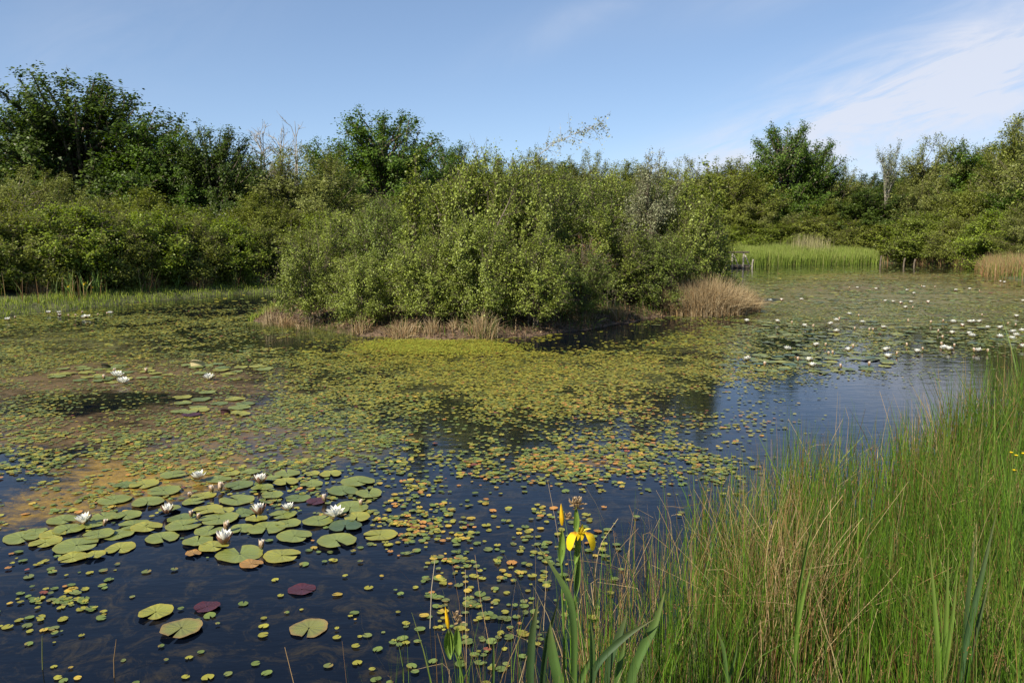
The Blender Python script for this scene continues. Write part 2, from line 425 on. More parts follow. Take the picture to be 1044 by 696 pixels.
# clear water: peaty body colour with faint sunken weed
no3 = N(nt, 'ShaderNodeTexNoise', Scale=4.5, Detail=12.0, Roughness=.78, Distortion=1.0); lk.new(tcn.outputs['Object'], no3.inputs['Vector'])
cr = N(nt, 'ShaderNodeValToRGB'); e = cr.color_ramp.elements; e[0].position = .50; e[0].color = (.002, .0035, .008, 1); e[1].position = .74; e[1].color = (.045, .034, .014, 1)
lk.new(no3.outputs[0], cr.inputs[0])
wp = N(nt, 'ShaderNodeBsdfPrincipled', Roughness=.035, IOR=1.31); lk.new(cr.outputs[0], wp.inputs['Base Color'])
r1 = N(nt, 'ShaderNodeTexNoise', Scale=3.0, Detail=4.0, Roughness=.6); mp2 = N(nt, 'ShaderNodeMapping'); mp2.inputs['Scale'].default_value = (.6, 1.6, 1)
lk.new(tcn.outputs['Object'], mp2.inputs[0]); lk.new(mp2.outputs[0], r1.inputs['Vector'])
b = N(nt, 'ShaderNodeBump', Strength=.35, Distance=.012); lk.new(r1.outputs[0], b.inputs['Height']); lk.new(b.outputs[0], wp.inputs['Normal'])
ap = N(nt, 'ShaderNodeBsdfPrincipled', Roughness=.42, IOR=1.33); lk.new(hs.outputs[0], ap.inputs['Base Color'])
b2 = N(nt, 'ShaderNodeBump', Strength=.5, Distance=.012); lk.new(no2.outputs[0], b2.inputs['Height']); lk.new(b2.outputs[0], ap.inputs['Normal'])
mxs = N(nt, 'ShaderNodeMixShader'); lk.new(MM('MULTIPLY', mask, .9), mxs.inputs[0]); lk.new(wp.outputs[0], mxs.inputs[1]); lk.new(ap.outputs[0], mxs.inputs[2])
o = N(nt, 'ShaderNodeOutputMaterial'); lk.new(mxs.outputs[0], o.inputs['Surface'])
wo_ = obj('water', mesh_np('water', np.stack([wx, wy, np.zeros_like(wx)], -1), gridfaces(len(wxs), len(wys)), m, wc, True))
tag(wo_, 'still dark pond water mottled with brown and green algae', kind='structure')

# ------------------------------------------------------------------ small floating leaves
PAL = {'green': (.135, .18, .042), 'bluegreen': (.14, .165, .048), 'yellowgreen': (.27, .255, .036), 'yellow': (.42, .30, .045), 'orange': (.44, .21, .05), 'red': (.20, .06, .035)}
def scatter_leaves():
    out = []
    for y0, y1, dens, r0, r1, gain in [(2.4, 7, 720, .018, .031, 1.5), (7, 14, 950, .019, .030, 2.4), (14, 24, 560, .026, .040, 2.6), (24, 56, 110, .05, .10, 1.2)]:
        half = .78
        area = half * (y1 * y1 - y0 * y0)
        n = int(area * dens / 3)
        y = np.sqrt(rng.uniform(y0 * y0, y1 * y1, n)); x = rng.uniform(-half, half, n) * y
        sg = np.repeat(rng.uniform(.6, 2.6, n) * r1, 3)
        y = np.clip(np.repeat(y, 3) + rng.normal(0, 1, n * 3) * sg, y0, y1); x = np.repeat(x, 3) + rng.normal(0, 1, n * 3) * sg
        ok = land(x, y) < -.12; x, y = x[ok], y[ok]
        cov, yel, ora, _, _ = fields(x, y)
        keep = rng.random(len(x)) < cov * gain
        x, y, yel, ora = x[keep], y[keep], yel[keep], ora[keep]
        out.append(np.stack([x, y, rng.uniform(r0, r1, len(x)) * rng.choice([.5, .75, .9, 1, 1, 1.15], len(x)), yel, ora], -1))
    return np.concatenate(out)
SL = scatter_leaves()
def leaf_colours(yel, ora):
    u = rng.random(len(yel)); k = np.full(len(yel), 0)
    names = ['green', 'bluegreen', 'yellowgreen', 'yellow', 'orange', 'red']
    k = np.where(rng.random(len(yel)) < .3, 1, 0)
    k = np.where(rng.random(len(yel)) < yel * .85, 2, k)
    k = np.where(u < ora * 1.2, 3, k); k = np.where(u < ora * .62, 4, k); k = np.where(u < .012, 5, k)
    return k
SLK = leaf_colours(SL[:, 3], SL[:, 4])
KN = ['green', 'bluegreen', 'yellowgreen', 'yellow', 'orange', 'red']
PALA = np.array([PAL[k] for k in KN])
# keep leaves clear of the big pads (positions below)

# ------------------------------------------------------------------ lily pads
def pad_mesh(seed, col, edge=None, curl=0.0):
    r = np.random.default_rng(seed)
    n = 34; notch = .06 + .16 * r.random()
    th = np.linspace(notch, 2 * math.pi - notch, n)
    lob = 1 + .022 * np.sin(th * 3 + r.random() * 6) + .012 * np.sin(th * 9 + r.random() * 6) + .012 * r.standard_normal(n)
    lob *= 1 - .10 * np.exp(-((th - notch) / .22) ** 2) - .10 * np.exp(-((2 * math.pi - notch - th) / .22) ** 2)
    rings = [0.06, .35, .7, .93, 1.0]
    V, C = [], []
    ph = r.random() * 6
    col = np.array(col); edge = np.array(edge if edge is not None else col * np.array([1.25, 1.05, .8]))
    for k, q in enumerate(rings):
        z = .003 * q ** 2 * np.sin(th * 2 + ph) + (.005 * (np.sin(th * 5 + ph) * .5 + .35) * (q > .9)) + curl * q * q * np.maximum(0, np.cos(th - 2.2))
        V.append(np.stack([q * lob * np.cos(th), q * lob * np.sin(th) * .96, z + .003], -1))
        t = max(0, (q - .85) / .15)
        C.append(np.tile(col * (1 - t) + edge * t, (n, 1)) * (1 + .08 * np.sin(th * 2.0 + ph))[:, None])
    V = np.concatenate(V); C = np.concatenate(C)
    i = (np.arange(len(rings) - 1)[:, None] * n + np.arange(n - 1)[None, :]).ravel()
    Fq = np.stack([i, i + n, i + n + 1, i + 1], -1)
    return V, Fq, C
PADCOL = {'green': (.155, .185, .045), 'deep green': (.11, .145, .04), 'yellow-green': (.22, .225, .040), 'olive': (.16, .165, .045),
          'orange-brown': (.26, .15, .045), 'dark purple': (.055, .016, .022), 'dull green': (.06, .095, .045)}
PADMESH = {}
for ci, (cn, cc) in enumerate(PADCOL.items()):
    for k in range(4):
        V, Fq, C = pad_mesh(100 + ci * 10 + k, cc, None if cn not in ('olive',) else (.22, .14, .05))
        PADMESH[cn, k] = mesh_np('lily_pad', V, Fq, M_pad, C, True)

near = [(55,220,100,0),(115,233,85,2),(195,243,115,0),(185,273,75,2),(305,247,85,2),(160,175,80,0),(175,200,80,0),(265,168,80,0),(235,190,60,0),(320,165,80,0),
 (340,188,80,0),(372,195,85,2),(410,222,90,0),(300,212,80,0),(465,192,95,0),(460,172,80,1),(375,132,90,0),(415,104,90,0),(365,87,80,2),(315,88,60,1),(290,125,90,0),
 (440,63,70,0),(530,207,80,0),(502,232,78,0),(542,247,80,2),(555,175,105,0),(608,262,125,0),(715,268,100,2),(637,288,62,4),(490,262,45,4),(525,150,80,2),(568,155,55,2),
 (612,198,70,0),(675,197,100,0),(747,219,95,0),(853,232,110,0),(807,180,88,0),(888,147,105,0),(963,213,95,2),(905,172,75,2),(875,194,90,6),(730,186,70,0),(718,163,75,0),
 (650,172,60,2),(618,158,70,1),(600,125,95,0),(515,114,70,2),(605,88,80,1),(555,72,70,0),(665,95,60,0),(690,72,50,0),(728,57,75,0),(725,82,70,2),(790,58,45,2),(790,85,60,0),
 (838,60,60,2),(908,80,95,0),(870,103,90,1),(935,110,80,0),(755,120,70,1),(690,115,60,0),(635,55,55,0),(585,58,50,2),(250,215,80,0),(135,213,70,2),(90,205,60,0),(240,268,55,2),(430,150,60,0),(490,130,60,0)]
lone = [((195 * 2.486), (424 - 460) * 2.486, 50, 5, 'dark purple lily pad among green ones beside the tilted purple leaf'), (765,352,68,5,'dark purple lily pad alone on open water below the flower raft'), (803,128,55,5,'narrow dark purple lily pad at the right of the pad raft, half folded'),
 (525,398,62,5,'dim purple lily pad sunk in dark water below the raft'), (395,413,85,2,'yellow-green lily pad just above and left of a larger olive one'),
 (460,455,100,3,'large olive lily pad with reddish rim, left of two on dark near water'), (783,450,97,3,'large olive heart-shaped lily pad, right of two on dark near water')]
CK = list(PADCOL)
PADS = []   # x, y, r for keeping small leaves clear
def ordinal(n):
    return f"{n}{'th' if 10 <= n % 100 <= 20 else {1: 'st', 2: 'nd', 3: 'rd'}.get(n % 10, 'th')}"
def put_pad(x, y, r, cn, label, group=None, k=None, flat=0):
    k = random.randrange(4) if k is None else k
    o = obj('lily_pad', PADMESH[cn, k], loc=(x, y, .004 + .003 * (len(PADS) % 5)))
    o.rotation_euler = (R(random.uniform(-1, 1)), R(random.uniform(-1, 1)), random.uniform(-2.8, -.3) if random.random() < .6 else random.uniform(0, 6.28))
    o.scale = (r, r * random.uniform(.92, 1.05), 1.0)
    PADS.append((x, y, r)); tag(o, label, 'lily pad', group)
    return o
rows = {}
for zx, zy, wz, ci in near:
    px, py = zx / 2.486, 460 + zy / 2.486
    p_ = on_plane(px, py); d = math.hypot(p_[1], CAMZ)
    r = wz / 2.486 / F * d / 2 * .92
    band = 'back row' if py < 494 else 'upper row' if py < 512 else 'middle row' if py < 532 else 'lower row' if py < 548 else 'front edge'
    rows.setdefault(band, []).append((px, p_, r, CK[ci]))
for band, L in rows.items():
    L.sort(key=lambda q: q[0])
    for i, (px, p_, r, cn) in enumerate(L):
        put_pad(p_[0], p_[1], r, cn, f"{cn} lily pad in the {band} of the near raft, {ordinal(i + 1)} from the left", 'lily pads in the near flowering raft')
for zx, zy, wz, ci, lab in lone:
    p_ = on_plane(zx / 2.486, 460 + zy / 2.486); r = wz / 2.486 / F * math.hypot(p_[1], CAMZ) / 2
    o = put_pad(p_[0], p_[1], r, CK[ci], lab, k=0)
    if ci in (3,): o.rotation_euler[2] = R(-100 if zx < 500 else -90)
# middle-left rafts
def raft(cx, cy, rx, ry, n, wpx, group, txt, cols, seed):
    r_ = np.random.default_rng(seed); pts = []
    tries = 0
    while len(pts) < n and tries < 6000:
        tries += 1
        a, b_ = r_.uniform(-1, 1, 2)
        if a * a + b_ * b_ > 1: continue
        p_ = on_plane(cx + a * rx, cy + b_ * ry)
        if land(np.array([p_[0]]), np.array([p_[1]]))[0] > -.25: continue
        r = r_.uniform(.085, .135)
        if any((p_[0] - q[1][0]) ** 2 + (p_[1] - q[1][1]) ** 2 < (.72 * (r + q[2])) ** 2 for q in pts): continue
        pts.append((cx + a * rx, p_, r, cols[r_.integers(len(cols))]))
    pts.sort(key=lambda q: q[0])
    for i, (px, p_, r, cn) in enumerate(pts):
        put_pad(p_[0], p_[1], r, cn, f"{cn} lily pad in the {txt}, {ordinal(i + 1)} from the left", group)
G1 = ['green', 'green', 'deep green', 'yellow-green']
raft(112, 382, 62, 9, 26, 20, 'lily pads in the left middle raft', 'raft left of the rolled leaf', G1, 1)
raft(232, 376, 46, 7, 14, 20, 'lily pads beside the rolled leaf', 'raft right of the rolled leaf', G1, 2)
raft(222, 414, 44, 16, 15, 20, 'lily pads in the lower left middle raft', 'raft below the rolled leaf', ['green', 'deep green', 'green', 'green', 'yellow-green'], 3)
raft(60, 323, 70, 4, 12, 8, 'lily pads off the left bank', 'strip along the left bank', G1, 9)
G2 = ['green', 'green', 'dull green', 'yellow-green', 'deep green']
raft(830, 369, 85, 12, 42, 10, 'lily pads in the near right drift', 'nearest right drift', G2, 4)
raft(830, 333, 90, 9, 30, 10, 'lily pads in the middle right drift', 'drift right of the island', G2, 5)
raft(985, 340, 80, 11, 38, 10, 'lily pads in the outer right drift', 'drift beyond the rushes', G2, 6)
raft(920, 304, 120, 7, 20, 6, 'lily pads in the far right drift', 'drift before the reed bed', G2, 7)

# far pads beyond the ones one can count
def far_pad_stuff():
    V0, F0, C0 = [], [], []; off = 0
    r_ = np.random.default_rng(77)
    n = 2600
    y = np.sqrt(r_.uniform(11 ** 2, 42 ** 2, n)); x = r_.uniform(.12, .85, n) * y
    px, py = project(x, y)
    dens = .85 * blob(px, py, 900, 330, 200, 26, 0, 4) + .8 * blob(px, py, 820, 370, 90, 12, 0, 3)
    dens = dens * np.clip((fbm(x * .8, y * .5, 71) - .38) * 6, 0, 1)
    ok = (r_.random(n) < dens) & (land(x, y) < -.3)
    x, y = x[ok], y[ok]; n = len(x)
    k = 12; th = np.linspace(.25, 2 * math.pi - .25, k)
    rad = r_.uniform(.08, .14, n); rot = r_.uniform(0, 6.28, n)
    a = th[None, :] + rot[:, None]
    V = np.zeros((n, k + 1, 3)); V[:, 0, 0], V[:, 0, 1] = x, y; V[:, 0, 2] = .010
    V[:, 1:, 0] = x[:, None] + rad[:, None] * np.cos(a); V[:, 1:, 1] = y[:, None] + rad[:, None] * np.sin(a)
    V[:, :, 2] = (.004 + r_.uniform(0, .012, n))[:, None]
    V[:, 1:, 2] += .008 * r_.uniform(-1, 1, (n, k)) + .004
    i = np.arange(n)[:, None] * (k + 1); j = np.arange(1, k)[None, :]
    Fc = np.stack([np.broadcast_to(i, (n, k - 1)), i + j, i + j + 1], -1).reshape(-1, 3)
    cols = (np.array([PADCOL[c] for c in G2])[r_.integers(0, 5, n)] * .6 + np.array([.17, .15, .055]) * .4) * r_.uniform(.8, 1.15, (n, 1))
    C = np.repeat(cols, k + 1, axis=0)
    o = obj('distant_lily_pads', mesh_np('distant_lily_pads', V.reshape(-1, 3), Fc, M_pad, C))
    tag(o, 'countless flat lily pads covering the far right half of the pond', 'lily pads', kind='stuff')
far_pad_stuff()

# curled leaves standing up
def curl_leaf(px, py, w_, h_, col, label):
    p_ = on_plane(px, py); n, mq = 16, 7
    u = np.linspace(-1, 1, n); t = np.linspace(0, 1, mq)
    Uu, T = np.meshgrid(u, t)
    x = w_ * np.sin(Uu * 1.5) ; y = .6 * w_ * (1 - np.cos(Uu * 1.5)) + .25 * w_ * T; z = h_ * np.sin(T * math.pi * .62) * (1 - .55 * Uu ** 2)
    y = y - .8 * w_ * (1 - np.cos(T * 1.5)) * (1 - Uu ** 2)
    V = np.stack([x, y, z - .01], -1).reshape(-1, 3)
    C = np.tile(np.array(col), (len(V), 1)) * (.85 + .3 * rng.random((len(V), 1)))
    o = obj('curled_lily_leaf', mesh_np('curled_lily_leaf', V, gridfaces(n, mq), M_pad, C, True), loc=(p_[0], p_[1], 0))
    tag(o, label, 'lily leaf')
curl_leaf(200, 374, .11, .13, (.42, .36, .20), 'pale straw coloured lily leaf rolled up into a dome')
curl_leaf(107, 376, .07, .10, (.03, .028, .016), 'small blackish lily leaf sticking up out of the left raft')
curl_leaf(229, 422, .06, .08, (.045, .016, .02), 'dark purple lily leaf tilted up beside flat purple pads')
curl_leaf(242, 424, .03, .04, (.02, .022, .012), 'tiny dark leaf point standing by the tilted purple leaf')

# small leaves: the 300 that show largest are things, the others one mass
PA = np.array(PADS)
cell = {}
for i, (x, y, r) in enumerate(PADS): cell.setdefault((int(x // 1), int(y // 1)), []).append(i)
keep = np.ones(len(SL), bool)
for i in range(len(SL)):
    x, y = SL[i, 0], SL[i, 1]
    for a in (-1, 0, 1):
        for b_ in (-1, 0, 1):
            for j in cell.get((int(x // 1) + a, int(y // 1) + b_), ()):
                if (x - PA[j, 0]) ** 2 + (y - PA[j, 1]) ** 2 < (PA[j, 2] + .01) ** 2: keep[i] = False
SL, SLK = SL[keep], SLK[keep]
px, py = project(SL[:, 0], SL[:, 1])
inview = (px > 2) & (px < 1042) & (py < 694) & ~((px > 500) & (py > 560)) & ~((px > 640) & (py > 500))
score = np.where(inview, SL[:, 2] / np.hypot(SL[:, 1], CAMZ), 0)
top = np.argsort(-score)[:300]
rest = np.setdiff1d(np.arange(len(SL)), top)
def small_leaf(n, xyz, rad, cols, r_, k=9):
    th = np.linspace(.22, 2 * math.pi - .22, k); rot = r_.uniform(0, 6.28, n)
    a = th[None, :] + rot[:, None]
    V = np.zeros((n, k + 1, 3)); V[:, 0] = 0
    V[:, 1:, 0] = rad[:, None] * np.cos(a) * r_.uniform(.82, 1, (n, 1)); V[:, 1:, 1] = rad[:, None] * np.sin(a)
    tx, ty = r_.normal(0, .045, (n, 1)), r_.normal(0, .045, (n, 1))
    V[:, :, 2] = V[:, :, 0] * tx + V[:, :, 1] * ty
    V[:, 1:, 2] += rad[:, None] * .10 * r_.random((n, k))
    V += xyz[:, None, :]
    i = np.arange(n)[:, None] * (k + 1); j = np.arange(1, k)[None, :]
    Fc = np.stack([np.broadcast_to(i, (n, k - 1)), i + j, i + j + 1], -1).reshape(-1, 3)
    C = np.repeat(cols[:, None], k + 1, axis=1); C[:, 1:] *= 1 + r_.normal(0, .10, (n, k, 1)); ed_ = (r_.random(n) < .3)[:, None, None] * np.clip(np.cos(th + 1.0), 0, 1)[None, :, None] * .5; C[:, 1:] = C[:, 1:] * (1 - ed_) + np.array([.34, .17, .04]) * ed_
    return V.reshape(-1, 3), Fc, C.reshape(-1, 3)
xyz = np.concatenate([SL[rest][:, :2], rng.uniform(.004, .012, (len(rest), 1))], -1)
parts_ = []
nearm = SL[rest, 1] < 8.5
for mk, kk in ((nearm, 10), (~nearm, 6)):
    parts_.append(small_leaf(int(mk.sum()), xyz[mk], SL[rest[mk], 2], PALA[SLK[rest[mk]]] * rng.uniform(.68, 1.22, (int(mk.sum()), 1)), rng, kk))
V = np.concatenate([q[0] for q in parts_]); Fc = np.concatenate([parts_[0][1], parts_[1][1] + len(parts_[0][0])]); C = np.concatenate([q[2] for q in parts_])
print('small leaves', len(rest))
o = obj('floating_leaves', mesh_np('floating_leaves', V, Fc, M_float, C))
tag(o, 'mass of small round floating leaves, green, yellow and orange', 'floating leaves', kind='stuff')
SM = {}
for ci, kn in enumerate(KN):
    for q in range(3):
        r_ = np.random.default_rng(500 + ci * 5 + q)
        V, Fc, C = small_leaf(1, np.zeros((1, 3)), np.array([1.0]), PALA[ci:ci + 1] * r_.uniform(.8, 1.15), r_, 14)
        SM[ci, q] = mesh_np('floating_leaf', V, Fc, M_float, C)
WORD = {'green': 'green', 'bluegreen': 'cool green', 'yellowgreen': 'yellow-green', 'yellow': 'yellow', 'orange': 'orange', 'red': 'dark red'}
for i in top:
    kn = KN[SLK[i]]
    o = obj('floating_leaf', SM[SLK[i], int(rng.integers(3))], loc=(SL[i, 0], SL[i, 1], .007))
    o.scale = (SL[i, 2],) * 3; o.rotation_euler = (0, 0, rng.uniform(0, 6.28))
    tag(o, f"small round {WORD[kn]} leaf floating flat on the near water", 'floating leaf', f"small {WORD[kn]} leaves floating on the near water")

# ------------------------------------------------------------------ water lily flowers
def petal_ring(n, length, width, elev, r0, z0, cup, off, cbase, ctip, r_):
    V, Fc, C = [], [], []; o_ = 0
    t = np.linspace(0, 1, 6); s = np.array([-1, 0, 1.0])
    for i in range(n):
        a = off + i * 2 * math.pi / n + r_.normal(0, .05); el = elev + r_.normal(0, .06); L = length * r_.uniform(.9, 1.07)
        wd = width * np.array([.35, .75, 1.0, .95, .6, .06])
        ang = el + cup * t                                   # petal curls inward along its length
        rr = r0 + np.concatenate([[0], np.cumsum(np.cos(ang[:-1]) * L / 5)]); zz = z0 + np.concatenate([[0], np.cumsum(np.sin(ang[:-1]) * L / 5)])
        for k in range(6):
            for q in s:
                lift = (abs(q) * wd[k] * .35)
                x = rr[k] - lift * math.sin(ang[k]); z = zz[k] + lift * math.cos(ang[k]); y = q * wd[k] * .5
                V.append((x * math.cos(a) - y * math.sin(a), x * math.sin(a) + y * math.cos(a), z))
                C.append(np.array(cbase) * (1 - t[k]) + np.array(ctip) * t[k])
        for k in range(5):
            for q in range(2):
                b_ = o_ + k * 3 + q; Fc.append((b_, b_ + 3, b_ + 4, b_ + 1))
        o_ += 18
    return np.array(V), np.array(Fc), np.array(C)
def join(parts):
    V, Fc, C, o_ = [], [], [], 0
    for v, f, c in parts: V.append(v); Fc.append(f + o_); C.append(c); o_ += len(v)
    return np.concatenate(V), np.concatenate(Fc), np.concatenate(C)
Wb, Wt = (.74, .75, .60), (.84, .83, .80)
def flower_meshes(kind):
    r_ = np.random.default_rng({'open': 1, 'half': 2, 'bud': 3, 'tallbud': 4, 'ajar': 9}[kind])
    if kind == 'open':
        pet = [petal_ring(8, .062, .028, R(22), .008, .012, .55, 0, Wb, Wt, r_), petal_ring(8, .056, .025, R(42), .007, .016, .5, .39, Wb, Wt, r_), petal_ring(7, .044, .02, R(62), .005, .019, .35, .1, Wb, Wt, r_)]
        sep = [petal_ring(4, .062, .027, R(6), .008, .006, .5, .2, (.16, .15, .05), (.34, .24, .16), r_)]
    elif kind == 'ajar':
        pet = [petal_ring(7, .064, .029, R(34), .008, .012, .6, 0, Wb, Wt, r_), petal_ring(8, .057, .026, R(54), .007, .015, .45, .39, Wb, Wt, r_), petal_ring(6, .046, .02, R(70), .005, .018, .3, .1, Wb, Wt, r_)]
        sep = [petal_ring(4, .066, .029, R(24), .009, .005, .5, .2, (.17, .13, .05), (.36, .24, .16), r_)]
    elif kind == 'half':
        pet = [petal_ring(7, .066, .028, R(52), .008, .012, .45, 0, Wb, (.84, .78, .76), r_), petal_ring(7, .060, .024, R(64), .006, .014, .4, .4, Wb, Wt, r_), petal_ring(6, .05, .02, R(74), .004, .016, .2, .1, Wb, Wt, r_)]
        sep = [petal_ring(4, .064, .030, R(44), .010, .004, .55, .2, (.17, .10, .05), (.36, .20, .15), r_)]
    else:
        L = .055 if kind == 'bud' else .072
        pet = [petal_ring(6, L, .028, R(76), .012, .010, .45, 0, (.52, .40, .26), (.74, .60, .48), r_), petal_ring(5, L * .98, .022, R(82), .008, .012, .3, .4, Wb, Wt, r_)]
        sep = [petal_ring(4, L * .92, .030, R(74), .014, .004, .48, .2, (.14, .12, .045), (.34, .20, .12), r_)]
    P_ = join(pet); S_ = join(sep)
    n = 26 if kind in ('open', 'half', 'ajar') else 0
    st = None
    if n:
        paths, rad = [], []
        for i in range(n):
            a = i * 2.4; rr = .002 + .011 * math.sqrt(i / n)
            b_ = np.array([rr * math.cos(a), rr * math.sin(a), .018]); t_ = b_ + np.array([.35 * b_[0], .35 * b_[1], .016])
            paths.append(np.array([b_, t_])); rad.append(np.array([.0016, .001]))
        v, f = tubes(paths, rad, 3); st = (v, f, np.tile([.75, .50, .05], (len(v), 1)))
    return P_, S_, st
FM = {}
for kind in ('open', 'half', 'ajar', 'bud', 'tallbud'):
    P_, S_, st = flower_meshes(kind)
    FM[kind] = [('petals', mesh_np('petals', *P_[:2], M_petal, P_[2], True)), ('sepals', mesh_np('sepals', *S_[:2], M_petal, S_[2], True))]
    if st: FM[kind].append(('stamens', mesh_np('stamens', *st[:2], M_petal, st[2])))
    allp = join([P_, S_] + ([st] if st else []))
    FM[kind + '_far'] = mesh_np('water_lily_flower', allp[0], allp[1], M_petal, allp[2], True)
def flower(px, py, kind, label, group, far=False, sc=1.0):
    p_ = on_plane(px, py, .035)
    name = 'water_lily_bud' if 'bud' in kind else 'water_lily_flower'; cat = 'water lily bud' if 'bud' in kind else 'water lily flower'
    if far:
        o = obj(name, FM[kind + '_far'], loc=(p_[0], p_[1], 0))
    else:
        o = empty(name, (p_[0], p_[1], 0))
        for pn, me in FM[kind]: obj(pn, me, o)
    o.rotation_euler = (R(random.uniform(-9, 9)), R(random.uniform(-9, 9)), random.uniform(0, 6.28)); s = sc * random.uniform(.9, 1.1) * (1.22 if 'bud' not in kind else .95) * (.92 if far else 1)
    o.scale = (s, s, s)
    o.location.z = .004 if kind in ('open',) else .012
    tag(o, label, cat, group)
GN = 'water lily flowers on the near raft'
nearf = [(86, 531, 'ajar', 1.05, 'fully open white water lily, leftmost bloom of the near raft'), (203, 487, 'ajar', 1.05, 'open white water lily at the back of the near raft, above the pink buds'),
 (265, 491, 'half', 1.0, 'white water lily cup alone at the back right of the near raft'), (342, 524, 'open', 1.1, 'open white water lily at the right edge of the near raft'),
 (294, 518, 'ajar', .85, 'right bloom of the pair in the middle of the raft'), (265, 522, 'half', 1.05, 'left bloom of the pair, with brown tinged outer petals'),
 (170, 521, 'half', .85, 'small half open white bloom beside a dark upturned pad'), (228, 552, 'half', 1.15, 'tall narrow white cup with brown sepals at the raft front')]
for a, b_, k, s, l in nearf: flower(a, b_, k, l, GN, sc=s)
nearb = [(216, 499, 'bud', 'left bud of the touching pink pair near the raft back'), (224, 498, 'tallbud', 'right, taller bud of the touching pink pair'), (230, 538, 'tallbud', 'brown pointed bud just behind the tall narrow cup'),
 (266, 556, 'bud', 'brown lily bud at the front edge of the raft'), (195, 524, 'bud', 'small greenish bud right of the half open bloom'), (202, 526, 'bud', 'small bud low between crowded pads left of the cup'),
 (106, 533, 'bud', 'tiny brown bud just right of the leftmost open bloom'), (331, 508, 'bud', 'yellowish bud beside the folded purple pad'), (368, 512, 'bud', 'small bud on the right side pads of the raft'), (193, 504, 'bud', 'tiny pale bud alone on open water inside the raft')]
for a, b_, k, l in nearb: flower(a, b_, k, l, 'water lily buds on the near raft', sc=.8 if 'tiny' in l or 'small' in l else 1.0)
for a, b_, k, l in [(119, 383, 'open', 'upper white bloom of two close together on the left raft'), (125, 389, 'open', 'lower white bloom of two close together on the left raft'), (213, 385, 'open', 'single white bloom right of the pale rolled leaf'),
                    (106, 385, 'bud', 'cream bud left of the two close white blooms'), (117, 378, 'bud', 'cream bud just above the two close white blooms'), (149, 378, 'bud', 'cream bud between two close blooms and the rolled leaf')]:
    flower(a, b_, k, l, 'water lilies on the left middle rafts', sc=1.25 if k == 'open' else 1.2)
def drift(pts, kind, txt, group, far=True, sc=1.1):
    for i, (a, b_) in enumerate(sorted(pts)):
        word = 'white water lily bloom' if 'bud' not in kind else 'pinkish water lily bud'
        flower(a, b_, random.choice(['open', 'ajar', 'ajar', 'half']) if kind == 'open' else kind, f"{word} in the {txt}, {ordinal(i + 1)} from the left", group, far, sc)
drift([(8, 326), (60, 319), (61, 322), (86, 323), (90, 323), (112, 319), (49, 319)], 'open', 'line off the left bank', 'white blooms off the left bank')
drift([(15, 324), (70, 322), (77, 322), (84, 319), (100, 321), (109, 320)], 'bud', 'line off the left bank', 'buds off the left bank', sc=1.2)
Z = lambda L: [(760 + a / 3.676, 280 + b_ / 3.676) for a, b_ in L]
wh = Z([(92,98),(135,98),(210,95),(418,50),(488,55),(605,60),(668,47),(788,60),(840,55),(955,28),(970,30),(525,100),(553,103),(583,108),(620,103),(684,106),(600,125),(1040,100),(390,148),(340,170),(318,187),(120,177),(3,175),(220,193),(438,178),(518,200),(343,215),(632,72),(843,180),(855,180),(878,178),(778,177),(812,193),(908,198),(955,202),(1015,157),(775,220),(838,222),(848,230),(953,235),(1000,240),(1035,210),(157,278),(265,266),(387,284),(528,285),(535,310),(643,290),(763,282),(745,275),(875,287),(1040,272),(8,318),(240,322),(250,342),(1003,215),(1015,228)])
bu = Z([(255,195),(423,155),(410,203),(465,207),(300,265),(405,272),(197,320),(72,338),(328,295),(358,345),(463,338),(565,298),(605,265),(610,175),(627,125),(695,180),(740,175),(722,213),(740,237),(783,268),(858,285),(908,288),(983,185),(1012,190),(888,153),(477,207),(390,50),(710,48),(877,62),(736,262),(352,166),(665,280),(312,296),(175,182),(660,45)])
def split(L, kind, tag_, sc):
    zones = {}
    for a, b_ in L:
        z = 'far drift before the reed bed' if b_ < 312 else 'right drift behind the rushes' if a > 915 else 'drift right of the island' if b_ < 345 else 'nearest right drift'
        zones.setdefault(z, []).append((a, b_))
    for z, P_ in zones.items(): drift(P_, kind, z, f"{tag_} in the {z}", sc=sc)
split(wh, 'open', 'white blooms', 1.15); split(bu, 'tallbud', 'pink buds', 1.05)

